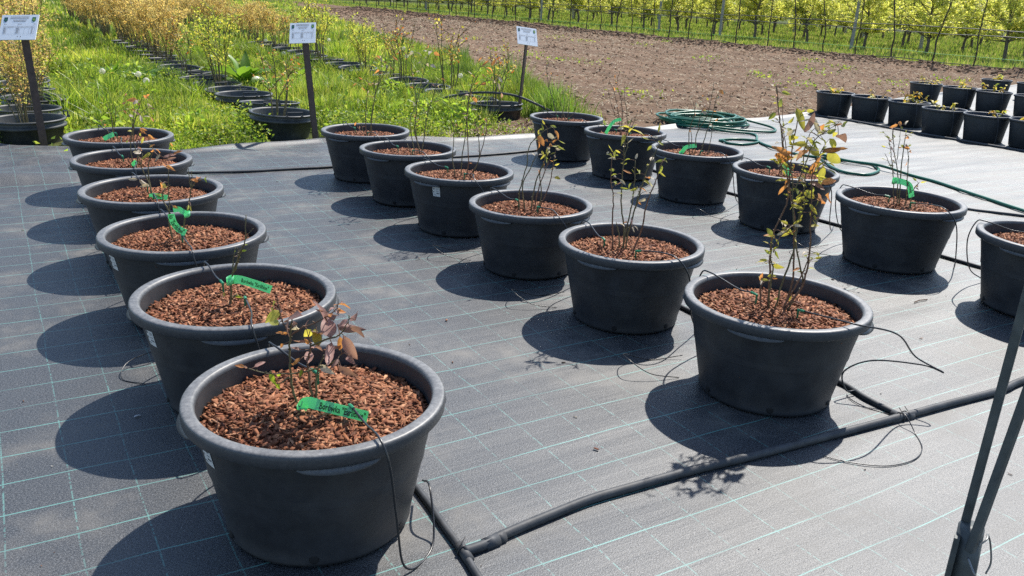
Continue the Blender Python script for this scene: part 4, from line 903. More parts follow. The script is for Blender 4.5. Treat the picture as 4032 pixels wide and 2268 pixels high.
for (c, d) in (((0.905, 1.66), 0), ((2.69, 1.628), 1), ((2.72, 1.626), 1)):
    mb = MB(); ring = []
    for i in range(40):
        a = 2 * math.pi * i / 16; rr = 0.0165 if d == 0 else 0.0195
        ring.append((c[0] + (rr * math.cos(a) if d == 0 else 0.006 * i / 40), c[1] + (0.006 * i / 40 if d == 0 else rr * math.cos(a)), zz + rr * math.sin(a)))
    ring.append((c[0] + 0.015, c[1] + 0.02, 0.045))
    mb.tube(ring, 0.0016, 5); mb.obj('wire_tie', wire_m, mp_, True)
pipe('irrigation_pipe', [(1.0, 6.76), (1.24, 6.732), (1.648, 6.70), (2.0, 6.68), (2.3, 6.67), (2.9, 6.72), (3.472, 6.777), (3.886, 6.79), (4.389, 6.86), (4.75, 6.95), (5.2, 7.0), (5.6, 6.95)], 0.0108, 'thin black irrigation pipe crossing the mat behind the rows of pots', GP)
pipe('irrigation_pipe', [(6.15, 4.3), (6.25, 3.95), (6.335, 3.653), (6.439, 3.503), (6.545, 3.333), (6.7, 3.0)], 0.0108, 'short black irrigation pipe lying beyond the right row near the hose', GP)
pipe('irrigation_pipe', [(9.75, 8.6), (9.86, 8.0), (9.87, 7.3), (9.84, 6.7), (9.83, 6.0), (9.82, 5.4), (9.84, 4.8), (9.86, 4.2)], 0.014, 'black irrigation pipe along the front of the small pots', GP)
# thin wire loops lying on the mat
def wire_loop(pts, label, r=0.0019):
    P = catmull([Vector((x, y, mat_z(x, y) + r + 0.002 if z is None else z)) for x, y, z in pts], 8)
    mb = MB(); mb.tube(P, r, 6); o = mb.obj('drip_tube', tube_m, None, True)
    tag(o, label, 'tube', 'loose drip tubes on the mat')
wire_loop([(2.74, 1.86, .02), (2.684, 1.855, None), (2.659, 1.768, None), (2.69, 1.66, None), (2.675, 1.606, .045), (2.644, 1.531, None), (2.574, 1.455, None), (2.477, 1.42, None), (2.359, 1.436, None), (2.264, 1.501, None), (2.211, 1.572, None)], 'thin dark tube in a wide loop in front of the nearest middle row pot')
for (k, n_) in enumerate(('M1', 'M2', 'M3', 'R2', 'R3', 'L2')):
    pb, pa, ps = POTS[n_]
    wire_loop([(pb - 0.10, pa + 0.36, 0.02), (pb - 0.24, pa + 0.40, None), (pb - 0.36, pa + 0.42, 0.05), (pb - 0.41, pa + 0.34, 0.07), (pb - 0.36, pa + 0.26, 0.03), (pb - 0.24, pa + 0.22, None)] if n_[0] != 'L' else
              [(pb - 0.06, pa + 0.40, 0.02), (pb - 0.2, pa + 0.42, 0.04), (pb - 0.33, pa + 0.38, 0.03), (pb - 0.37, pa + 0.28, None), (pb - 0.30, pa + 0.2, None)],
              'thin drip tube curling on the mat beside the ' + wpot(n_))

# ================================================================ green garden hose
hose_m = plain('green_hose', (0.012, 0.135, 0.075), 0.35, 0.2, 30, 0.05, 0.5)
HP = []
cx, cy = 7.5, 7.9
for i in range(0, 9 * 18):
    t = i / 18; a = 2 * math.pi * t
    k = int(t)
    rr = [0.44, 0.50, 0.36, 0.47, 0.40, 0.53, 0.33, 0.46, 0.42][k]; r2 = [0.44, 0.50, 0.36, 0.47, 0.40, 0.53, 0.33, 0.46, 0.42][min(k + 1, 8)]
    q = rr + (r2 - rr) * (t - k)
    ox = 0.09 * math.sin(1.7 * t + 1); oy = 0.08 * math.cos(2.3 * t)
    HP.append((cx + ox + q * math.cos(a) * 1.1, cy + oy + q * math.sin(a) * 0.95, 0.018 + 0.013 * t * 0.8 + 0.02 * max(0, math.sin(3.1 * a / 2 + t))))
tail = [(7.95, 7.75, 0.09), (8.12, 7.35, 0.03), (7.9, 7.1, 0.018), (7.55, 7.2, 0.03), (7.2, 7.45, 0.05), (7.25, 7.25, 0.03), (7.48, 7.0, 0.018), (7.13, 6.6, 0.018), (6.967, 6.209, 0.018), (6.91, 5.869, 0.018),
        (6.983, 5.694, 0.018), (7.109, 5.471, 0.018), (7.2, 5.229, 0.018), (7.108, 5.054, 0.018), (6.964, 4.937, 0.018), (6.721, 4.86, 0.018), (6.63, 4.934, 0.018), (6.60, 5.057, 0.018), (6.74, 5.32, 0.018), (6.92, 5.6, 0.04),
        (7.03, 5.66, 0.045), (7.084, 5.371, 0.03), (7.117, 5.031, 0.045), (7.12, 4.70, 0.018), (7.07, 4.42, 0.018), (6.95, 4.1, 0.018), (6.84, 3.797, 0.018), (6.707, 3.424, 0.018), (6.6, 3.0, 0.018), (6.4, 2.4, 0.018)]
HQ = [Vector(p) for p in HP] + catmull(tail, 8)
mb = MB(); mb.tube(HQ, 0.0135, 8)
hs = mb.obj('garden_hose', hose_m, None, True)
tag(hs, 'green garden hose coiled on the mat, its end trailing past the right row of pots', 'hose')
mb = MB()
for i in range(26):
    t = i / 25
    mb.V += []
loop2 = [(6.72, 6.72, 0.018), (6.76, 6.80, 0.018), (7.0, 6.80, 0.018), (7.14, 6.64, 0.02), (7.05, 6.54, 0.02), (6.80, 6.50, 0.018), (6.69, 6.60, 0.018), (6.72, 6.73, 0.03)]
mb = MB(); mb.tube(catmull(loop2, 8), 0.0135, 8)
mb.obj('loop', hose_m, hs, True)

# ================================================================ steel stand at the edge of the picture
steel_m = plain('weathered_galvanised_steel', (0.085, 0.095, 0.097), 0.55, 0.3, 18, 0.15, 0.5, 0.25, dust=((0.2, 0.19, 0.15), 7.0, 0.35))
st = empty('steel_stand', (1.89, 0.90, 0))
tag(st, 'grey galvanised steel stand of two bars on a short tube by the frame edge', 'stand')
def sq_bar(p0, p1, w, name):
    p0, p1 = Vector(p0), Vector(p1); d = p1 - p0
    q = d.to_track_quat('Z', 'X').to_matrix() @ Matrix.Rotation(0.45, 3, 'Z')
    mb = MB(); mb.box((p0 + p1) / 2 - Vector((1.89, 0.90, 0)), (w, w, d.length), q)
    o = mb.obj(name, steel_m, st)
    bv = o.modifiers.new('edge', 'BEVEL'); bv.width = 0.003; bv.segments = 2
    return o
sq_bar((1.905, 0.93, 0.20), (1.935, 0.928, 1.75), 0.0205, 'bar')
sq_bar((1.868, 0.885, 0.20), (1.955, 0.842, 1.30), 0.0195, 'bar')
sq_bar((1.955, 0.842, 1.30), (1.93, 0.928, 1.6), 0.024, 'brace')
mb = MB()
mb.tube([Vector((0.012, 0.0, 0.0)), Vector((0.0, 0.006, 0.25))], [0.031, 0.029], 16)
mb.obj('post', steel_m, st, True)
mb = MB(); mb.box((-0.035, 0.015, 0.115), (0.03, 0.012, 0.23), Matrix.Rotation(0.5, 3, 'Z')); mb.obj('plate', steel_m, st)
wr_m = plain('pale_wire', (0.25, 0.25, 0.24), 0.4, 0.2, 20, 0, 0.5, 0.6)
mb = MB()
mb.tube(catmull([(-0.035, -0.02, 0.19), (-0.05, -0.05, 0.17), (-0.03, -0.06, 0.14), (-0.035, -0.055, 0.10), (-0.05, -0.04, 0.08)], 6), 0.0028, 6)
mb.tube(catmull([(-0.02, -0.03, 0.225), (0.0, -0.035, 0.24), (0.03, -0.02, 0.235), (0.055, -0.02, 0.20), (0.06, -0.03, 0.15), (0.05, -0.03, 0.12)], 6), 0.0022, 6)
mb.obj('tie_wire', wr_m, st, True)

# ================================================================ information signs
board_m = plain('white_sign_board', (0.90, 0.91, 0.93), 0.35, 0.02, 6, 0)
post_m = plain('brown_sign_post', (0.085, 0.055, 0.045), 0.65, 0.3, 20, 0.3)
green_m = plain('logo_green', (0.05, 0.19, 0.10), 0.5, 0.1, 10, 0)
lime_m = plain('logo_lime', (0.32, 0.46, 0.05), 0.5, 0.1, 10, 0)
navy_m = plain('logo_navy', (0.03, 0.09, 0.12), 0.5, 0.1, 10, 0)
grey_ink = plain('grey_print', (0.16, 0.17, 0.20), 0.6, 0.1, 10, 0)
# (base, board top-left, top-right, bottom-right, bottom-left, post top), label
SIGNS = [((0.296, 8.46, 0), (0.082, 8.596, 1.066), (0.357, 8.44, 1.079), (0.372, 8.431, 0.893), (0.110, 8.588, 0.873), (0.255, 8.503, 0.88), 'white information sign on a brown post beside the left row, leaning left'),
         ((2.618, 8.057, 0), (2.424, 8.176, 1.074), (2.632, 8.049, 1.092), (2.652, 8.036, 0.918), (2.443, 8.165, 0.899), (2.55, 8.099, 0.904), 'white information sign on a brown post behind the middle row'),
         ((5.332, 8.749, 0), (5.283, 8.779, 1.08), (5.478, 8.659, 1.054), (5.494, 8.649, 0.87), (5.29, 8.774, 0.891), (5.385, 8.716, 0.873), 'white information sign on a brown post behind the right row')]
for base, tl, tr, br, bl, pt, lab in SIGNS:
    base = Vector(base)
    t = empty('information_sign', base); tag(t, lab, 'sign', 'information signs behind the pot rows')
    c = [Vector(v) - base for v in (tl, tr, br, bl)]
    cen = sum(c, Vector()) / 4
    ex = ((c[1] - c[0]) + (c[2] - c[3])).normalized()
    ey0 = ((c[0] - c[3]) + (c[1] - c[2])).normalized()
    nrm = ex.cross(ey0).normalized()
    if nrm.dot(vdir) > 0: nrm = -nrm
    # the boards lean back on their posts, tilted further to catch the sun
    q = Matrix.Rotation(0.74 if ex.cross(vdir).z > 0 else -0.74, 3, ex)
    if (q @ nrm).z < 0: q = Matrix.Rotation(-0.74, 3, ex)
    ey = (q @ ey0).normalized(); nrm = (q @ nrm).normalized()
    W = ((c[1] - c[0]).length + (c[2] - c[3]).length) / 2; Hb = ((c[0] - c[3]).length + (c[1] - c[2]).length) / 2 / math.cos(0.74)
    def bp(u, v, off): return cen + ex * (u - 0.5) * W + ey * (v - 0.5) * Hb + nrm * off
    V = [bp(u, v, o) for o in (0.003, -0.003) for u, v in ((0, 0), (1, 0), (1, 1), (0, 1))]
    board = mesh_obj('board', V, [(0, 1, 2, 3), (7, 6, 5, 4), (0, 4, 5, 1), (1, 5, 6, 2), (2, 6, 7, 3), (3, 7, 4, 0)], board_m, t)
    mb = MB()
    def quad(mb, u0, u1, v0, v1, off=0.0045): mb.add([bp(u0, v0, off), bp(u1, v0, off), bp(u1, v1, off), bp(u0, v1, off)], [(0, 1, 2, 3)])
    def words(u0, u1, v, hgt):
        u = u0
        while u < u1:
            l = rnd.uniform(0.025, 0.07); quad(mb, u, min(u + l, u1), v, v + hgt); u += l + 0.008
    for u0, u1, v in ((0.24, 0.74, 0.90), (0.24, 0.74, 0.85), (0.32, 0.68, 0.77), (0.34, 0.66, 0.72)): words(u0, u1, v, 0.022)
    words(0.09, 0.16, 0.61, 0.018); words(0.46, 0.57, 0.61, 0.018); words(0.89, 0.94, 0.61, 0.018)
    for u0, u1 in ((0.09, 0.15), (0.2, 0.38), (0.45, 0.52), (0.56, 0.63), (0.68, 0.76), (0.82, 0.9)): words(u0, u1, 0.5, 0.014)
    quad(mb, 0.09, 0.93, 0.535, 0.539); quad(mb, 0.09, 0.93, 0.48, 0.484); quad(mb, 0.09, 0.93, 0.22, 0.224)
    for u in (0.09, 0.175, 0.42, 0.54, 0.66, 0.79, 0.85, 0.93): quad(mb, u, u + 0.003, 0.222, 0.537)
    for k in range(8):
        v = 0.45 - k * 0.028
        words(0.105, 0.16, v, 0.014); words(0.44, 0.52, v, 0.014); words(0.86, 0.885, v, 0.014)
    mb.obj('printing', grey_ink, board)
    for u0, mats in ((0.07, (navy_m, green_m)), (0.83, (green_m, lime_m))):
        mb = MB()
        pts = [(0, 0.05), (0.05, 0), (0.10, 0.05), (0.10, 0.20), (0, 0.20)]
        mb.add([bp(u0 + a, 0.70 + v, 0.0045) for a, v in pts], [(0, 1, 2, 3, 4)])
        lg = mb.obj('logo', mats[0], board)
        mb = MB(); mb.add([bp(u0 + 0.05 + 0.03 * math.cos(a * 0.785), 0.80 + 0.045 * math.sin(a * 0.785), 0.0055) for a in range(8)], [tuple(range(8))])
        mb.obj('logo_mark', mats[1], lg)
    mb = MB()
    for u in (0.5, 0.58): quad(mb, u, u + 0.02, 0.10, 0.13, 0.005)
    mb.obj('screw', ink_m, board)
    top = Vector(pt) - base + Vector((0, 0, 0.05)) - nrm * 0.016
    d = top - Vector((0, 0, -0.03))
    top = top + d.normalized() * 0.03
    mb = MB(); mid = (top + Vector((0, 0, -0.05))) / 2
    rot = (top - Vector((0, 0, -0.05))).to_track_quat('Z', 'Y').to_matrix()
    w = 0.060
    mb.box(mid, (w, 0.02, (top - Vector((0, 0, -0.05))).length), Matrix.Rotation(0, 3, 'Z') @ rot @ Matrix.Rotation(math.atan2(ex.y, ex.x) - 0.0, 3, 'Z'))
    mb.obj('post', post_m, t)

# ================================================================ small pots on the far side of the mat
small_m = plain('dark_nursery_pot', (0.034, 0.038, 0.044), 0.5, 0.2, 12, 0.1, 0.4)
SR, SH, SB = 0.262, 0.315, 0.212
mb = MB(); mb.lathe([(0.0, 0.004), (SB - 0.01, 0.0), (SB, 0.006), (SB + (SR - 0.012 - SB) * 0.5, SH * 0.5), (SR - 0.012, SH - 0.03), (SR - 0.016, SH - 0.01), (SR - 0.02, SH - 0.05), (SR - 0.03, SH - 0.12)], 48)
sbody = mb.mesh('small_pot_body', small_m, True)
mb = MB(); mb.lathe([(SR - 0.013, SH - 0.03), (SR, SH - 0.028), (SR + 0.003, SH - 0.004), (SR - 0.004, SH), (SR - 0.014, SH - 0.002), (SR - 0.0165, SH - 0.02)], 48)
srim = mb.mesh('small_pot_rim', rim_m, True)
peat = soil_mat('dark_peat', (0.014, 0.010, 0.007), (0.035, 0.025, 0.018), (0.07, 0.052, 0.035), 30)
mb = MB(); mb.disc(SR - 0.024, SH - 0.06, 24); speat = mb.mesh('peat', peat)
SP = [(10.28, 8.2), (10.36, 7.66), (10.40, 7.10), (10.20, 6.46), (10.20, 5.90), (10.24, 5.36), (10.24, 4.8)]
SP2 = [(13.62, 9.05), (13.50, 8.36), (13.56, 7.82), (13.55, 7.2)]
SP3 = [(16.3, 9.4), (16.35, 8.75)]
young_leaf = [leaf_mat('young_yellow', (0.50, 0.42, 0.10), 0.45, 0.45), leaf_mat('young_lime', (0.36, 0.40, 0.06), 0.45, 0.45), leaf_mat('young_orange', (0.42, 0.26, 0.05), 0.45, 0.45)]
ylm = []
for mm in young_leaf:
    V, F = leaf_geo(0.3, 0.3, 0.26)
    me = bpy.data.meshes.new('leaf'); me.from_pydata(V, [], F); me.materials.append(mm); ylm.append(me)
ROW2 = [('front row of small pots', SP), ('second row of small pots', SP2), ('third row of small pots', SP3)]
for rname, lst in ROW2:
    for i, (b_, a_) in enumerate(lst):
        t = empty('nursery_pot', (b_, a_, mat_z(b_, a_) + 0.004), rnd.uniform(0, 6.28))
        w_ = '%s counted from the far end, %s' % (ordinal(i + 1), rname)
        tag(t, 'smaller dark pot, ' + w_, 'pot', 'small pots on the far side of the mat')
        link('body', sbody, t); link('rim', srim, t); link('peat', speat, t)
        p = empty('seedling', (b_, a_, mat_z(b_, a_) + SH - 0.06))
        tag(p, 'yellow leafed seedling, ' + w_, 'plant', 'young plants in the small pots')
        for s in range(rnd.randint(3, 5)):
            a0 = rnd.uniform(0, 6.28); r0 = rnd.uniform(0.0, 0.12); hgt = rnd.uniform(0.08, 0.20)
            P = [Vector((r0 * math.cos(a0), r0 * math.sin(a0), -0.01)), Vector((r0 * 1.3 * math.cos(a0), r0 * 1.3 * math.sin(a0), hgt * 0.5)), Vector((r0 * 1.8 * math.cos(a0) + rnd.gauss(0, 0.03), r0 * 1.8 * math.sin(a0) + rnd.gauss(0, 0.03), hgt))]
            Q = catmull(P, 4); mb = MB(); mb.tube(Q, 0.0035, 5); mb.obj('stem', stem_m, p, True)
            for q in range(rnd.randint(5, 9)):
                c = Q[rnd.randrange(3, len(Q))]
                o = link('leaf', ylm[rnd.choice((0, 0, 0, 1, 2))], p)
                o.location = c; s_ = rnd.uniform(0.05, 0.085); o.scale = (s_, s_, s_)
                o.rotation_euler = (rnd.gauss(0, 0.5), rnd.gauss(-0.1, 0.5), rnd.uniform(0, 6.28))
        # drip tube of the small pot
        mb = MB()
        mb.tube(catmull([(0.0, -0.05, SH - 0.03), (-0.1, -0.16, SH + 0.03), (-0.18, -0.24, SH - 0.03), (-0.24, -0.30, 0.16), (-0.30, -0.33, 0.03)], 6), 0.0026, 5)
        o = mb.obj('drip_tube', tube_m, None, True); o.location = t.location
        tag(o, 'thin drip tube, ' + w_, 'tube', 'drip tubes of the small pots')

# ================================================================ small things lying on the mat
V, F = leaf_geo(0.2, 0.5, 0.2)
wb = mesh_obj('plastic_scrap', V, F, plain('white_scrap', (0.8, 0.8, 0.78), 0.5, 0.05, 10, 0)); wb.location = (0.255, 2.83, 0.008); wb.scale = (0.03, 0.03, 0.03); wb.rotation_euler = (0, 0, 0.4)
tag(wb, 'tiny white plastic scrap on the mat in the shadow of a left row pot', 'scrap')
mb = MB(); mb.tube([(3.94, 2.44, 0.008), (3.99, 2.445, 0.01), (4.045, 2.438, 0.008)], 0.003, 5)
tag(mb.obj('dry_twig', twig_m), 'short dry twig on the mat between middle and right rows', 'twig')
for i, (x, y) in enumerate(((1.9, 4.1), (1.62, 3.2), (1.55, 1.95), (3.5, 2.1), (3.6, 3.9), (1.2, 4.9))):
    ch = link('stray_bark_chip', chip_me[i]); ch.location = (x, y, mat_z(x, y) + 0.006); ch.rotation_euler.z = i; ch.scale = (0.6, 0.6, 0.6)
    tag(ch, 'stray bark chip on the mat, ' + ['between left and middle rows, far', 'between left and middle rows, near', 'behind the main pipe beside the nearest left pot', 'right of the nearest middle row pot', 'between middle and right rows', 'between left and middle rows, farthest'][i], 'bark chip', 'stray bark chips')

n = 420
Bc = -0.5 + 7.0 * nr.rand(n); Ac = 1.0 + 6.4 * nr.rand(n)
near_ = np.zeros(n, bool)
for pb, pa, ps in POTS.values(): near_ |= np.hypot(Bc - pb, Ac - pa) < 0.27
Bc, Ac = Bc[~near_], Ac[~near_]; n = len(Bc)
V, r = chip_geo(n, 77)
V = V * (0.18 + 0.5 * nr.rand(n) ** 3)[:, None, None]
V = np.einsum('nij,nkj->nki', rotmats(r, n, 0.1), V) + np.stack([Bc, Ac, np.array([mat_z(x, y) for x, y in zip(Bc, Ac)]) + 0.003], 1)[:, None, :]
F = (CF[None] + 8 * np.arange(n)[:, None, None]).reshape(-1, 4)
tone = np.array([(0.16, 0.08, 0.05), (0.3, 0.26, 0.2), (0.08, 0.06, 0.05), (0.4, 0.38, 0.34)])[nr.randint(0, 4, n)]
cr = link('crumbs', bigmesh('crumbs', V.reshape(-1, 3), F, bark_m, np.repeat(tone, 8, 0)))
tag(cr, 'tiny crumbs of bark, soil and dry leaf scattered on the mat', 'crumbs', kind='stuff')
o = pipe('irrigation_pipe', [(4.5, 9.3, 0.20), (4.9, 9.05, 0.30), (5.25, 8.80, 0.30), (5.45, 8.55, 0.22), (5.75, 8.2, 0.05), (5.9, 7.9, 0.03), (5.6, 7.7, 0.03), (5.3, 7.65, 0.04)], 0.014, 'black irrigation pipe arching over the first right row tub onto the mat', GP)

# ================================================================ old tubs in the weeds, with blueberry bushes
tub_m = plain('old_grey_tub_plastic', (0.045, 0.050, 0.052), 0.5, 0.3, 14, 0.15, 0.5, dust=((0.13, 0.125, 0.11), 6.0, 0.6))
TR, TH = 0.315, 0.25
mb = MB(); mb.lathe([(0.24, -0.05), (0.265, 0.05), (0.295, TH - 0.075), (0.318, TH - 0.07), (0.32, TH - 0.05), (0.297, TH - 0.045), (0.30, TH - 0.012)], 40)
mb.lathe([(TR - 0.024, TH - 0.005), (TR - 0.035, TH - 0.06), (TR - 0.05, TH - 0.14)], 40)
mb.disc(TR - 0.045, TH - 0.11, 32)
tbody = mb.mesh('tub_body', tub_m, True)
mb = MB(); mb.lathe([(0.300, TH - 0.014), (TR + 0.006, TH - 0.012), (TR + 0.010, TH - 0.002), (TR + 0.004, TH + 0.004), (TR - 0.01, TH + 0.005), (TR - 0.024, TH - 0.001), (TR - 0.026, TH - 0.012)], 40)
trim = mb.mesh('tub_rim', tub_m, True)
mb = MB()
mb.tube([(-0.075, 0, -0.005), (-0.075, 0, 0.045), (0.075, 0, 0.045), (0.075, 0, -0.005)], 0.007, 6)
mb.box((-0.075, 0, 0), (0.022, 0.022, 0.022)); mb.box((0.075, 0, 0), (0.022, 0.022, 0.022))
thandle = mb.mesh('tub_handle', tub_m)
TUBS = {'left': (0.30, [8.86 + 0.8 * k for k in range(14)]), 'middle': (2.50, [8.50, 9.36, 10.12, 11.0, 11.75, 12.5, 13.2, 14.0, 14.8, 15.6, 16.4] + [17.3 + 0.95 * k for k in range(20)]),
        'right': (5.16, [8.95, 9.62, 10.3, 11.05, 11.75, 12.4, 13.1, 13.8, 14.65, 15.5, 16.35] + [17.3 + 0.95 * k for k in range(22)])}

def bush_mesh(seed, h, spread, nst, nlf, lsz, cols, tmin=0.3):
    r = random.Random(seed); q = np.random.RandomState(seed)
    mb = MB(); pts = []
    for s in range(nst):
        a = r.uniform(0, 6.28); k = r.uniform(0.3, 1.0)
        top = Vector((math.cos(a) * spread * k, math.sin(a) * spread * k, h * r.uniform(0.75, 1.05)))
        b0 = Vector((math.cos(a) * 0.05, math.sin(a) * 0.05, -0.02))
        P = [b0, b0.lerp(top, 0.35) + Vector((r.gauss(0, 0.03), r.gauss(0, 0.03), 0.06)), b0.lerp(top, 0.7) + Vector((r.gauss(0, 0.04), r.gauss(0, 0.04), 0.03)), top]
        Q = catmull(P, 4); mb.tube(Q, [0.008 * (1 - 0.7 * i / len(Q)) for i in range(len(Q))], 5)
        for i, p in enumerate(Q):
            if i / len(Q) > tmin: pts.append(p)
        for br in range(4):
            c = Q[r.randrange(5, len(Q) - 1)]
            d = Vector((r.gauss(0, 1), r.gauss(0, 1), r.uniform(0.3, 1.2))).normalized() * r.uniform(0.12, 0.3) * h
            B = [c, c + d * 0.5 + Vector((0, 0, 0.01)), c + d]
            mb.tube(B, [0.004, 0.003, 0.0015], 4)
            for z in range(5): pts.append(c + d * (z + 1) / 5)
    stems = mb.mesh('bush_stems', stem_m, True)
    pts = np.array([tuple(p) for p in pts])
    i = q.randint(0, len(pts), nlf)
    c = pts[i] + q.randn(nlf, 3) * 0.022
    fol = leaf_cloud('bush_foliage', c, lsz * (0.6 + 0.7 * q.rand(nlf)), cols, q)
    return stems, fol
cloud_m = leaf_mat('foliage_leaves', (1, 1, 1), 0.55, 0.5, attr=True)  # translucent leaves, each with its own colour
def leaf_cloud(name, c, L, cols, q, flat=0.0):
    n = len(c)
    d = q.randn(n, 3); d[:, 2] = d[:, 2] * 0.7 + 0.2; d /= np.linalg.norm(d, axis=1)[:, None]
    s = np.cross(d, q.randn(n, 3)); s /= np.linalg.norm(s, axis=1)[:, None]
    nn = np.cross(d, s)
    W = L * (0.22 + 0.1 * q.rand(n))
    V = np.stack([c, c + d * (L * 0.45)[:, None] + s * W[:, None] + nn * (W * 0.35)[:, None], c + d * L[:, None], c + d * (L * 0.45)[:, None] - s * W[:, None] + nn * (W * 0.35)[:, None]], 1).reshape(-1, 3)
    i0 = np.arange(n) * 4
    F = np.concatenate([np.stack([i0, i0 + 1, i0 + 2], 1), np.stack([i0, i0 + 2, i0 + 3], 1)])
    cols = np.array(cols)
    cc = cols[q.randint(0, len(cols), n)] * (0.75 + 0.5 * q.rand(n))[:, None]
    return bigmesh(name, V, F, cloud_m, np.repeat(cc, 4, 0))
GOLD = [(0.66, 0.49, 0.19), (0.70, 0.54, 0.23), (0.60, 0.40, 0.15), (0.68, 0.57, 0.24), (0.55, 0.44, 0.16)]
RUST = [(0.58, 0.42, 0.16), (0.62, 0.48, 0.20), (0.50, 0.32, 0.12), (0.62, 0.52, 0.20), (0.45, 0.36, 0.13)]
PALE = [(0.55, 0.46, 0.14), (0.50, 0.47, 0.13), (0.58, 0.40, 0.16), (0.42, 0.44, 0.10), (0.60, 0.36, 0.18)]
YELL = [(0.56, 0.52, 0.09), (0.44, 0.50, 0.07), (0.60, 0.54, 0.12), (0.36, 0.43, 0.07)]
SPARSE = [(0.45, 0.38, 0.07), (0.40, 0.22, 0.08), (0.48, 0.42, 0.18), (0.42, 0.14, 0.04), (0.36, 0.36, 0.06)]
K = {'gold': [bush_mesh(500 + i, 1.25, 0.46, 14, 3600, 0.036, GOLD, 0.22) for i in range(4)],
     'rust': [bush_mesh(520 + i, 1.0, 0.44, 12, 2600, 0.036, RUST, 0.25) for i in range(4)],
     'pale': [bush_mesh(540 + i, 1.05, 0.42, 11, 1500, 0.034, PALE, 0.25) for i in range(4)],
     'yellow': [bush_mesh(560 + i, 0.95, 0.36, 9, 1300, 0.036, YELL, 0.3) for i in range(3)],
     'sparse': [bush_mesh(580 + i, 0.95, 0.26, 5, 190, 0.040, SPARSE, 0.5) for i in range(4)]}
WORDS = {'gold': 'dense golden leaved blueberry bush', 'rust': 'dense rusty yellow blueberry bush', 'pale': 'loose pale orange and yellow blueberry bush', 'yellow': 'bright yellow green blueberry bush', 'sparse': 'sparse blueberry bush with few yellow leaves'}
for rn, (b0, As) in TUBS.items():
    for i, a_ in enumerate(As):
        b_ = b0 + rnd.gauss(0, 0.05) + (0.018 * (a_ - 8) if rn == 'right' else 0)
        w_ = '%s from the mat, %s row of old tubs' % (ordinal(i + 1), rn)
        if a_ < 21:
            t = empty('old_tub', (b_, a_, ((-0.05 if rn == 'middle' and i < 3 else -0.09) if i else (-0.03 if rn == 'middle' else -0.07)) + rnd.uniform(-0.01, 0.01)), rnd.gauss(0, 0.15))
            t.rotation_euler.x = rnd.gauss(0, 0.03); t.rotation_euler.y = rnd.gauss(0, 0.03)
            tag(t, 'weathered tub with hoop handles, ' + w_, 'tub', 'old tubs standing in the weeds')
            link('body', tbody, t); link('rim', trim, t)
            for s in (-1, 1):
                h = link('handle', thandle, t); h.location = (0, s * (TR + 0.012), TH + 0.0); h.rotation_euler = (s * rnd.uniform(-0.3, 0.2), 0, 0)
                if rn == 'left' and i == 0: h.location = (s * (TR + 0.012), 0, TH); h.rotation_euler = (0, 0.1 * s, math.pi / 2)
        if rn == 'left': kd = 'pale' if a_ < 14 else 'gold'
        elif rn == 'middle': kd = {0: 'sparse', 4: 'yellow', 6: 'sparse'}.get(i, 'none' if a_ < 15.2 else 'gold')
        else: kd = {0: 'sparse', 2: 'sparse', 4: 'sparse', 5: 'sparse', 6: 'yellow', 9: 'yellow'}.get(i, 'none' if a_ < 16 else ('sparse' if a_ < 18.5 else 'rust'))
        if kd == 'none': continue
        me_s, me_f = K[kd][i % len(K[kd])]
        p = empty('blueberry_bush', (b_ + rnd.gauss(0, 0.04), a_ + rnd.gauss(0, 0.04), TH - 0.20), rnd.uniform(0, 6.28))
        s = rnd.uniform(0.85, 1.15); p.scale = (s, s, s * rnd.uniform(0.9, 1.1))
        if rn == 'left' and i < 3: p.scale = (0.8 * s, 0.8 * s, 0.85 * s)
        tag(p, WORDS[kd] + ', ' + w_, 'bush', 'blueberry bushes in the old tubs')
        link('stems', me_s, p); link('foliage', me_f, p)

# ================================================================ grass and weeds
def blades(B, A, Hh, W, cols, q, z=0.0, lean=0.45):
    n = len(B)
    th = q.rand(n) * 6.283; fa = q.rand(n) * 6.283
    d = np.stack([np.cos(th), np.sin(th), 0 * th], 1); s = np.stack([np.cos(fa), np.sin(fa), 0 * fa], 1)
    k = (lean * q.rand(n) ** 1.2 * Hh)[:, None]
    p0 = np.stack([B, A, np.zeros(n) + z - 0.01], 1)
    up = np.array([0, 0, 1.0])
    p1 = p0 + up * (Hh * 0.55)[:, None] + d * k * 0.35
    p2 = p0 + up * (Hh * (1 - 0.25 * k[:, 0] / np.maximum(Hh, 1e-3)))[:, None] + d * k * 1.2
    w = W[:, None]
    V = np.stack([p0 - s * w * .5, p0 + s * w * .5, p1 - s * w * .5, p1 + s * w * .5, p2 - s * w * .08, p2 + s * w * .08], 1).reshape(-1, 3)
    i0 = np.arange(n) * 6
    F = np.concatenate([np.stack([i0, i0 + 1, i0 + 3, i0 + 2], 1), np.stack([i0 + 2, i0 + 3, i0 + 5, i0 + 4], 1)])
    cols = np.array(cols)
    cc = cols[q.randint(0, len(cols), n)] * (0.7 + 0.6 * q.rand(n))[:, None]
    return V, F, np.repeat(cc, 6, 0)
GREEN = [(0.21, 0.33, 0.035), (0.30, 0.40, 0.05), (0.14, 0.23, 0.025), (0.40, 0.46, 0.08), (0.28, 0.37, 0.08), (0.46, 0.45, 0.16)]
q = np.random.RandomState(31)
TUBC = np.array([(b0 + (0.018 * (a - 8) if rn == 'right' else 0), a) for rn, (b0, As) in TUBS.items() for a in As])
def tub_dist(B, A):
    d = np.full(len(B), 9.0)
    for b0, a0 in TUBC: d = np.minimum(d, np.hypot(B - b0, A - a0))
    return d
def front_clear(B, A):
    """trodden spots where the first tub of each row shows its wall"""
    k = np.zeros(len(B), bool)
    for b0, a0 in ((0.30, 8.62), (2.50, 8.28), (5.18, 8.75)): k |= (np.abs(B - b0) < 0.34) & (A < a0) & (A > a0 - 0.7)
    return k
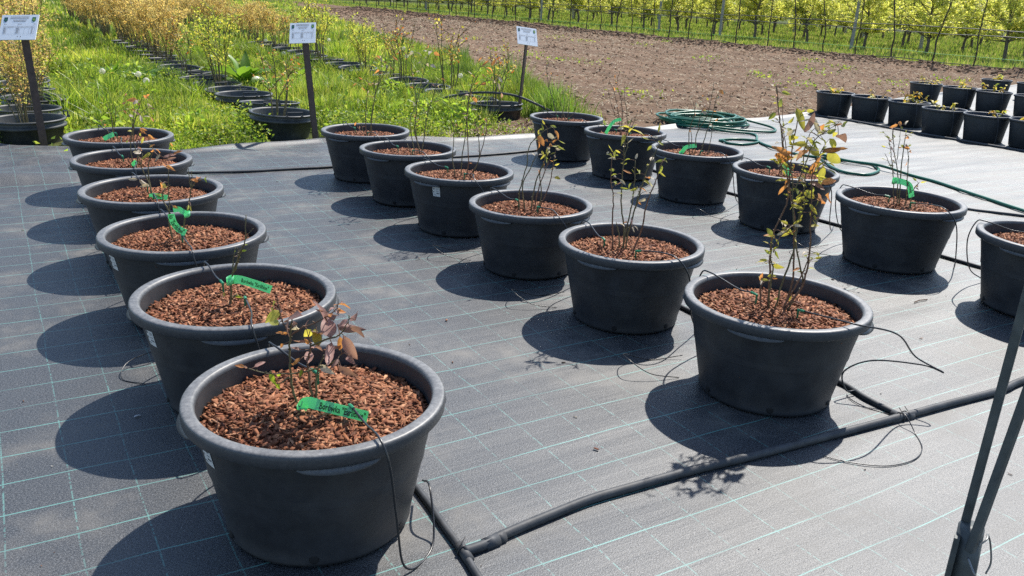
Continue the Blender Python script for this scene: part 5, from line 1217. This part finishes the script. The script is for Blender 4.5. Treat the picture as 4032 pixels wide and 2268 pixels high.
def patch_tint(B, A, cc, k=6):
    t = np.repeat(fbm(B * 0.7, A * 0.7, 3, 140), k)[:, None]
    u = np.repeat(fbm(B * 2.3, A * 2.3, 2, 150), k)[:, None]
    return cc * (1 + np.clip(2.2 * t, -0.45, 0.5) * np.array([1.25, 0.9, 0.6])) * (1 + np.clip(1.6 * u, -0.4, 0.4))
def meadow(n, amin, amax, power):
    A = amin + (amax - amin) * q.rand(n) ** power
    B = -6 + (grass_edge(A) + 0.5 + 6) * q.rand(n)
    ok = (A > mat_edge(B) + 0.03 + 0.06 * q.rand(n)) & in_view(np.stack([B, A, 0.1 + 0 * A], 1))
    e = grass_edge(A) - B
    ok &= (e > 0.9 * (fbm(B * 1.3, A * 1.3, 3, 15) + 0.05) * 2)
    # thin towards the trodden straw strip by the right tubs
    dry = (B > 3.6) & (A < mat_edge(B) + 0.7)
    ok &= ~(dry & (q.rand(n) < 0.8))
    ok &= (tub_dist(B, A) > 0.30) & ~front_clear(B, A)
    return B[ok], A[ok]
parts = []
B, A = meadow(230000, 7.6, 16.0, 1.25)
tuft = fbm(B * 1.6, A * 1.6, 3, 77)
Hh = (0.085 + 0.11 * q.rand(len(B))) * np.clip(1.0 + 3.6 * tuft, 0.3, 2.3)
right_tall = np.exp(-((grass_edge(A) - B - 0.6) / 0.6) ** 2)
Hh = Hh * (1 + 0.9 * right_tall)
Hh = Hh * np.clip((A - mat_edge(B)) / 0.5, 0.35, 1) * np.clip((tub_dist(B, A) - 0.1) / 0.6, np.where(A < 9.2, 0.4, 0.9), 1)
p_ = blades(B, A, Hh, 0.005 + 0.006 * q.rand(len(B)), GREEN, q)
parts.append((p_[0], p_[1], patch_tint(B, A, p_[2])))
B, A = meadow(170000, 15.5, 70.0, 1.9)
Hh = (0.10 + 0.13 * q.rand(len(B))) * np.clip(1.0 + 2.4 * fbm(B * 1.1, A * 1.1, 3, 78), 0.4, 1.9)
Hh = Hh * np.clip((tub_dist(B, A) - 0.1) / 0.6, 0.8, 1)
p_ = blades(B, A, Hh, 0.010 + 0.0008 * A, GREEN, q)
parts.append((p_[0], p_[1], patch_tint(B, A, p_[2])))
# thick tufts
tb = []; ta = []; th_ = []
for k in range(230):
    a0 = 8.6 + 14 * q.rand() ** 1.3; b0 = -2 + (grass_edge(np.array([a0]))[0] + 1.8) * q.rand()
    if a0 < mat_edge(np.array([b0]))[0] + 0.5 or tub_dist(np.array([b0]), np.array([a0]))[0] < 0.5: continue
    m_ = 150; rr = 0.11 * (0.6 + 0.8 * q.rand())
    tb.append(b0 + rr * q.randn(m_)); ta.append(a0 + rr * q.randn(m_)); th_.append((0.16 + 0.22 * q.rand()) * (0.6 + 0.5 * q.rand(m_)))
for (b0, a0) in ((6.1, 9.6), (6.3, 9.9), (6.0, 10.3), (6.5, 10.6), (5.95, 9.3), (6.3, 11.2), (6.6, 11.6), (6.2, 9.2), (7.3, 16.5), (7.8, 17.2), (8.3, 18.0), (4.4, 15.0), (4.55, 15.2)):
    m_ = 260; tb.append(b0 + 0.16 * q.randn(m_)); ta.append(a0 + 0.16 * q.randn(m_)); th_.append(0.36 * (0.55 + 0.5 * q.rand(m_)))
tb = np.concatenate(tb); ta = np.concatenate(ta); th_ = np.concatenate(th_)
ok = (ta > mat_edge(tb) + 0.1) & in_view(np.stack([tb, ta, 0.1 + 0 * ta], 1))
tb, ta, th_ = tb[ok], ta[ok], th_[ok]
p_ = blades(tb, ta, th_, 0.006 + 0.005 * q.rand(len(tb)) + 0.0003 * ta, GREEN[:4], q, lean=0.8)
parts.append((p_[0], p_[1], p_[2] * np.repeat(0.6 + 0.6 * vnoise(tb * 1.3, ta * 1.3, 9), 6)[:, None]))
V = np.concatenate([p[0] for p in parts]); off = 0; Fs = []
for p in parts: Fs.append(p[1] + off); off += len(p[0])
gm = leaf_mat('grass_blades', (1, 1, 1), 0.42, 0.45, attr=True)
go = link('grass', bigmesh('grass', V, np.concatenate(Fs), gm, np.concatenate([p[2] for p in parts])))
tag(go, 'lush sunlit grass and weeds between the rows of old tubs', 'grass', kind='stuff')

# low leafy ground cover: small rounded leaves, yellow green near the mat
n = 90000
A = 7.7 + 8.0 * q.rand(n) ** 1.5; B = -5 + 11.5 * q.rand(n)
patch = fbm(B * 0.8, A * 0.8, 3, 99)
ok = (A > mat_edge(B) + 0.02) & (B < grass_edge(A) - 0.1) & in_view(np.stack([B, A, 0.1 + 0 * A], 1)) & ((patch > -0.02) | (A < mat_edge(B) + 0.6))
ok &= ~((B > 3.9) & (A < mat_edge(B) + 0.55) & (q.rand(n) < 0.75))
ok &= (tub_dist(B, A) > 0.33) & ~front_clear(B, A)
B, A = B[ok], A[ok]; n = len(B)
Z = 0.02 + (0.12 + 0.10 * np.clip(patch[ok] * 4, 0, 1)) * q.rand(n)
WEED = [(0.24, 0.33, 0.04), (0.30, 0.36, 0.05), (0.19, 0.29, 0.03), (0.34, 0.37, 0.07), (0.14, 0.24, 0.03)]
wo_ = link('ground_cover_weeds', leaf_cloud('ground_cover_weeds', np.stack([B, A, Z], 1), 0.022 + 0.022 * q.rand(n), WEED, q))
tag(wo_, 'low yellow green leafy weeds creeping along the edge of the mat', 'weeds', kind='stuff')

# clumps of broad-leaved weeds in the grass
cc_ = []; cz = []; cl = []
for k in range(85):
    a0 = 8.3 + 10 * q.rand() ** 1.4; b0 = -1.0 + (grass_edge(np.array([a0]))[0] + 0.6) * q.rand()
    if k < 12: a0, b0 = 12.4 + 1.8 * q.rand(), 1.0 + 1.0 * q.rand()
    if a0 < mat_edge(np.array([b0]))[0] + 0.3 or tub_dist(np.array([b0]), np.array([a0]))[0] < 0.45: continue
    m_ = 130; rr = 0.13 + 0.14 * q.rand(); hh = 0.14 + 0.2 * q.rand()
    x = rr * q.randn(m_); y = rr * q.randn(m_)
    cc_.append(np.stack([b0 + x, a0 + y, 0.03 + hh * q.rand(m_) * np.exp(-(x * x + y * y) / (2 * rr * rr))], 1)); cl.append((0.035 + 0.05 * q.rand()) * (0.6 + 0.8 * q.rand(m_)))
bw = link('broadleaf_weeds', leaf_cloud('broadleaf_weeds', np.concatenate(cc_), np.concatenate(cl), [(0.22, 0.34, 0.04), (0.30, 0.42, 0.06), (0.16, 0.27, 0.03), (0.36, 0.44, 0.08)], q))
tag(bw, 'clumps of broad-leaved green weeds among the grass between the tub rows', 'weeds', kind='stuff')

# orchard grass beyond the ridge
n = 150000
A = 8 + 80 * q.rand(n) ** 1.3; B = 23.5 + 34 * q.rand(n) ** 1.25
ok = in_view(np.stack([B, A, 0.1 + 0 * A], 1), 0.08)
B, A = B[ok], A[ok]
bare = fbm(B * 0.5, A * 0.5, 3, 12)
ok = (B > 23.8 + 0.4 * q.rand(len(B))) & (bare > -0.2)
B, A = B[ok], A[ok]
OG = [(0.20, 0.31, 0.05), (0.27, 0.36, 0.07), (0.16, 0.25, 0.04), (0.33, 0.38, 0.09), (0.38, 0.36, 0.15)]
V, F, cc = blades(B, A, 0.11 + 0.14 * q.rand(len(B)), 0.012 + 0.0007 * A, OG, q)
og = link('orchard_grass', bigmesh('orchard_grass', V, F, gm, cc))
tag(og, 'green grass growing under the orchard trees', 'grass', kind='stuff')
# grass across the far end of the field
n = 26000
A = 66 + 60 * q.rand(n); B = -35 + 75 * q.rand(n)
ok = in_view(np.stack([B, A, 0.1 + 0 * A], 1), 0.08) & (B < 25 + 0.0 * A) & (A > 68 + 3 * q.rand(n))
V, F, cc = blades(B[ok], A[ok], 0.2 + 0.25 * q.rand(ok.sum()), 0.09 + 0 * B[ok], OG, q)
fg = link('headland_grass', bigmesh('headland_grass', V, F, gm, cc))
tag(fg, 'strip of grass across the far end of the tilled field', 'grass', kind='stuff')

# broad-leaved docks
dock_m = leaf_mat('dock_leaf', (0.15, 0.27, 0.03), 0.45, 0.35)
dk = []
for curl, fold, wid in ((0.5, 0.3, 0.17), (0.9, 0.35, 0.2), (0.25, 0.25, 0.15)):
    V, F = leaf_geo(curl, fold, wid); me = bpy.data.meshes.new('leaf'); me.from_pydata(V, [], F); me.materials.append(dock_m)
    me.polygons.foreach_set('use_smooth', [True] * len(me.polygons)); dk.append(me)
DOCKS = [(2.98, 12.2, 1.75, 'largest dock plant with tall bright leaves, behind the middle row of tubs'), (3.45, 11.1, 0.8, 'dock plant with flopped leaves left of the middle sign'), (3.25, 11.9, 0.75, 'dock plant with one pale curled leaf left of the middle sign post'),
         (4.15, 11.7, 0.95, 'dock plant with long leaves right of the middle sign post'), (4.3, 13.6, 0.8, 'dock plant far behind the middle sign'), (1.75, 12.9, 0.9, 'broad weed in the middle of the grass lane, left of the yellow bush'), (1.45, 13.4, 0.9, 'broad weed farther up the grass lane beside a tuft')]
for b_, a_, s, lab in DOCKS:
    t = empty('dock_plant', (b_, a_, 0), rnd.uniform(0, 6)); tag(t, lab, 'weed', 'broad-leaved docks in the grass')
    for k in range(11):
        o = link('leaf', dk[k % 3], t); L = s * rnd.uniform(0.25, 0.42)
        o.scale = (L, L, L); o.rotation_euler = (rnd.gauss(0, 0.3), -rnd.uniform(0.5, 1.35), k * 2.4 + rnd.gauss(0, 0.3)); o.location = (0, 0, 0.06)

# dandelions
white_m = leaf_mat('dandelion_fluff', (0.75, 0.75, 0.72), 0.4, 0.8, 0.05)
yel_m = plain('dandelion_yellow', (0.75, 0.52, 0.02), 0.6, 0.1, 20, 0)
gst_m = plain('dandelion_stalk', (0.20, 0.20, 0.08), 0.6, 0.2, 20, 0)
r_ = np.random.RandomState(5)
mb = MB()
for i in range(160):
    d = r_.randn(3); d /= np.linalg.norm(d); d = Vector(d); s = d.orthogonal().normalized() * 0.007; s2 = d.cross(s).normalized() * 0.007
    c = d * 0.032
    mb.add([c + s, c + s2, c - s, c - s2], [(0, 1, 2, 3)])
    mb.add([d * 0.004 + s * 0.08, c + s * 0.08, c - s * 0.08, d * 0.004 - s * 0.08], [(0, 1, 2, 3)])
fluff = mb.mesh('fluff', white_m)
mb = MB()
for i in range(24):
    a = i * 2.4; rr = 0.024 * math.sqrt((i + 1) / 24)
    d = Vector((math.cos(a), math.sin(a), 0.35)); s = Vector((-math.sin(a), math.cos(a), 0)) * 0.005
    mb.add([s * 0.4, d * rr + s, d * rr * 1.15, d * rr - s, -s * 0.4], [(0, 1, 2, 3, 4)])
yflower = mb.mesh('flower', yel_m)
CLK = [(1.19, 12.19, .25, 'left of the yellow dandelion'), (1.56, 11.79, .25, 'over the grass lane'), (1.58, 11.31, .22, 'nearer in the grass lane'), (4.43, 15.29, .25, 'left of the middle sign board'), (5.1, 18.9, .25, 'far behind, left of the middle sign'), (4.0, 24.0, .3, 'far up the lane between bush rows'),
       (7.3, 16.6, .27, 'near the tilled field, farthest'), (6.6, 14.88, .25, 'near the tilled field'), (5.87, 11.3, .25, 'left of the sign behind the right row'), (7.07, 15.69, .25, 'near the tilled field, second'), (6.4, 18.6, .3, 'beside the middle sign board')]
for b_, a_, z_, lab in CLK:
    t = empty('dandelion_clock', (b_, a_, 0)); tag(t, 'white dandelion seed head ' + lab, 'dandelion', 'dandelion seed heads')
    mb = MB(); mb.tube([(0, 0, -0.01), (0.01, 0, z_ * 0.6), (0, 0, z_)], 0.003, 5); mb.obj('stalk', gst_m, t)
    o = link('seed_head', fluff, t); o.location = (0, 0, z_ + 0.02); o.scale = (1.15, 1.15, 1.15)
for b_, a_, z_, lab in ((1.34, 12.5, .22, 'in the grass lane between left and middle tubs'), (8.3, 16.2, .18, 'at the edge of the tilled field'), (6.8, 13.2, .18, 'in the tall grass left of the right sign'), (7.1, 16.0, .18, 'among the far weeds')):
    t = empty('dandelion_flower', (b_, a_, 0)); tag(t, 'yellow dandelion flower ' + lab, 'dandelion', 'dandelion flowers')
    mb = MB(); mb.tube([(0, 0, -0.01), (0.01, 0, z_ * 0.6), (0, 0, z_)], 0.003, 5); mb.obj('stalk', gst_m, t)
    link('flower', yflower, t).location = (0, 0, z_)

# weed clumps on the tilled field
for i, (b_, a_) in enumerate(sorted(((12.97, 24.4), (11.44, 19.9), (17.2, 25.9), (17.4, 24.3), (18.6, 22.9), (21.5, 25.0), (10.9, 16.4), (11.6, 16.1), (11.3, 18.2), (13.5, 12.7), (8.2, 9.95), (12.8, 10.9), (15.97, 13.35), (19.5, 16.6), (15.8, 16.8), (18.5, 11.7), (15.65, 11.1), (18.3, 14.5)), key=lambda s: s[1])):
    n = 45; c = np.stack([b_ + 0.22 * q.randn(n), a_ + 0.22 * q.randn(n), 0.03 + 0.10 * q.rand(n) + field_z(np.full(n, b_), np.full(n, a_))], 1)
    me = leaf_cloud('weed_clump', c - np.array([b_, a_, 0]), 0.04 + 0.04 * q.rand(n), GREEN[:5] if i % 3 else WEED, q)
    o = empty('weed_clump', (b_, a_, 0)); link('leaves', me, o)
    tag(o, 'small green weed clump on the tilled field, %s nearest to the mat' % ordinal(i + 1), 'weed', 'weed clumps on the tilled field')

# ================================================================ saplings along the ridge, wires, posts, orchard trees
bark_dark = plain('sapling_bark', (0.055, 0.043, 0.034), 0.8, 0.3, 20, 0.3)
bark_grey = plain('tree_bark', (0.13, 0.11, 0.09), 0.85, 0.35, 15, 0.5)
LIME = [(0.58, 0.60, 0.15), (0.66, 0.65, 0.19), (0.48, 0.53, 0.12), (0.70, 0.67, 0.24), (0.42, 0.48, 0.11)]
def sapling_mesh(seed):
    r = random.Random(seed); q_ = np.random.RandomState(seed); mb = MB(); P = []
    x = y = 0
    for i in range(9):
        P.append(Vector((x, y, -0.05 + i * 0.33))); x += r.gauss(0, 0.025); y += r.gauss(0, 0.035)
    Q = catmull(P, 3); mb.tube(Q, [0.025 - 0.012 * i / len(Q) for i in range(len(Q))], 6)
    pts = []
    for s in range(7):
        c = Q[r.randrange(9, len(Q) - 1)]; d = Vector((r.gauss(0, 0.6), r.gauss(0, 1), r.uniform(0.4, 1.2))).normalized() * r.uniform(0.2, 0.6)
        mb.tube([c, c + d * 0.5, c + d], [0.007, 0.005, 0.003], 4)
        for z in range(6): pts.append(c + d * (z + 1) / 6)
    st_ = mb.mesh('sapling_trunk', bark_dark, True)
    pts = np.array([tuple(p) for p in pts]); n = 130
    return st_, leaf_cloud('sapling_leaves', pts[q_.randint(0, len(pts), n)] + 0.03 * q_.randn(n, 3), 0.05 + 0.03 * q_.rand(n), LIME, q_)
saps = [sapling_mesh(700 + i) for i in range(5)]
def tree_mesh(seed, nl):
    r = random.Random(seed); q_ = np.random.RandomState(seed); mb = MB()
    P = [Vector((0, 0, -0.06)), Vector((r.gauss(0, 0.03), r.gauss(0, 0.04), 0.4)), Vector((r.gauss(0, 0.05), r.gauss(0, 0.06), 0.85)), Vector((r.gauss(0, 0.08), r.gauss(0, 0.08), 1.7)), Vector((0, 0, 3.1))]
    Q = catmull(P, 5); mb.tube(Q, [0.058 * (1 - 0.7 * i / len(Q)) + 0.004 for i in range(len(Q))], 8)
    pts = []
    for s in range(34):
        c = Q[r.randrange(7, len(Q) - 2)]
        d = Vector((r.gauss(0, 0.55), r.gauss(0, 1.1), r.uniform(-0.1, 1.1))).normalized() * r.uniform(0.6, 1.6)
        m_ = c + d * 0.5 + Vector((0, 0, 0.06)); e = c + d + Vector((0, 0, 0.12))
        B = catmull([c, m_, e], 4); mb.tube(B, [0.02 * (1 - 0.8 * i / len(B)) for i in range(len(B))], 5)
        pts += [p + Vector((r.gauss(0, .02), r.gauss(0, .02), 0)) for p in B[2:]]
        for u in range(3):
            c2 = B[r.randrange(3, len(B))]; d2 = Vector((r.gauss(0, 0.5), r.gauss(0, 0.6), r.uniform(0.2, 1))).normalized() * r.uniform(0.2, 0.5)
            mb.tube([c2, c2 + d2], [0.006, 0.003], 4)
            pts += [c2 + d2 * z / 5 for z in range(1, 6)]
    tr_ = mb.mesh('tree_trunk', bark_grey, True)
    pts = np.array([tuple(p) for p in pts])
    c = pts[q_.randint(0, len(pts), nl)] + 0.05 * q_.randn(nl, 3)
    c[:, 2] = np.maximum(c[:, 2], 0.62 + 0.2 * q_.rand(nl))
    return tr_, leaf_cloud('tree_crown', c, 0.065 + 0.05 * q_.rand(nl), LIME, q_)
trees = [tree_mesh(800 + i, 8000) for i in range(5)]
q3 = random.Random(4)
a_ = 11.6; i = 0
while a_ < 62:
    b_ = 23.45 + q3.gauss(0, 0.1)
    if in_view(np.array([[b_, a_, 0.3]]), 0.06)[0]:
        i += 1
        t = empty('sapling', (b_, a_, 0.07), q3.choice((0, math.pi)) + q3.gauss(0, 0.2)); s = q3.uniform(0.85, 1.1); t.scale = (s, s, s)
        tag(t, 'thin dark sapling on the soil ridge, %s counted from the right end of its row' % ordinal(i), 'sapling', 'saplings along the soil ridge')
        k = q3.randrange(5); link('trunk', saps[k][0], t); link('leaves', saps[k][1], t)
    a_ += 1.15 + q3.gauss(0, 0.12) + 0.004 * a_
ROWS = [(28.9, 2.7, 'first'), (33.7, 2.7, 'second'), (38.3, 2.9, 'third'), (43.2, 3.0, 'fourth'), (48.0, 3.1, 'fifth'), (53.0, 3.1, 'sixth'), (58.0, 3.1, 'seventh')]
for b0, sp, rn in ROWS:
    a_ = 0.40 * b0; i = 0
    while a_ < 78:
        b_ = b0 + q3.gauss(0, 0.12)
        if in_view(np.array([[b_, a_, 1.0]]), 0.1)[0]:
            i += 1
            t = empty('orchard_tree', (b_, a_, 0), q3.choice((0, math.pi)) + q3.gauss(0, 0.25)); s = q3.uniform(0.9, 1.15); t.scale = (s, s, s)
            tag(t, 'yellow green fruit tree, %s from the right in the %s orchard row' % (ordinal(i), rn), 'tree', 'orchard trees in rows behind the saplings')
            k = q3.randrange(5); link('trunk', trees[k][0], t); link('crown', trees[k][1], t)
        a_ += sp + q3.gauss(0, 0.2)
conc_m = plain('concrete_post', (0.36, 0.35, 0.32), 0.85, 0.15, 12, 0.3)
mb = MB(); mb.box((0, 0, 1.5), (0.135, 0.11, 3.2)); post_me = mb.mesh('concrete_post', conc_m)
for i, (a_, b_) in enumerate(sorted(((21.9, 27.9), (22.5, 33.0), (29.0, 28.0), (33.2, 28.0), (43.2, 27.6), (37.3, 42.0), (35.6, 44.6), (56.2, 47.2), (31.5, 41.0), (48.5, 33.5), (60, 28.2)), key=lambda s: s[0] / s[1])):
    o = link('concrete_post', post_me); o.location = (b_, a_, -0.02); o.rotation_euler = (rnd.gauss(0, 0.02), rnd.gauss(0, 0.02), rnd.uniform(0, 1))
    bvm = o.modifiers.new('edge', 'BEVEL'); bvm.width = 0.01
    tag(o, 'pale square concrete trellis post in the orchard, %s from the right' % ordinal(i + 1), 'post', 'concrete posts in the orchard')
wire2_m = plain('trellis_wire', (0.03, 0.03, 0.03), 0.5, 0.1, 5, 0)
string_m = plain('green_string', (0.12, 0.42, 0.08), 0.6, 0.1, 5, 0)
def long_line(name, b_, z_, r, m_, lab, wob=0.03):
    P = []
    for k in range(40):
        a = 8 + k * 1.45
        P.append((b_ + rnd.gauss(0, wob * 0.5), a, z_ + rnd.gauss(0, wob) * 0.4 - 0.02 * (k % 2)))
    mb = MB(); mb.tube(P, r, 5); o = mb.obj(name, m_); tag(o, lab, 'wire')
long_line('trellis_wire', 23.40, 1.12, 0.013, wire2_m, 'upper dark trellis wire along the saplings')
long_line('trellis_wire', 23.50, 0.95, 0.012, wire2_m, 'lower dark trellis wire along the saplings')
long_line('guide_string', 23.46, 0.38, 0.007, string_m, 'light green string stretched low along the saplings')
P = [(23.2 + rnd.gauss(0, 0.06), 8 + k * 1.0, 0.15 + rnd.gauss(0, 0.03)) for k in range(56)]
mb = MB(); mb.tube(catmull(P, 2), 0.012, 6); o = mb.obj('drip_line', pipe_m, None, True); tag(o, 'black drip line along the foot of the saplings', 'pipe')

# far hedge closing the view behind the orchard and the bushes
HEDGE = [(0.07, 0.10, 0.025), (0.10, 0.13, 0.03), (0.05, 0.08, 0.02)]
n = 22000
u = q.rand(n)
Bh = -75 + 190 * u; Ah = 118 + 8 * np.sin(u * 9) + 3 * q.randn(n)
Zh = np.abs(q.rand(n) ** 0.8 * (3.2 + 2.2 * vnoise(u * 60, u * 0, 3)))
hg = link('far_hedge', leaf_cloud('far_hedge', np.stack([Bh, Ah, Zh], 1), 0.5 + 0.5 * q.rand(n), HEDGE, q))
tag(hg, 'distant dark hedge of trees beyond the end of the field', 'hedge', kind='stuff')
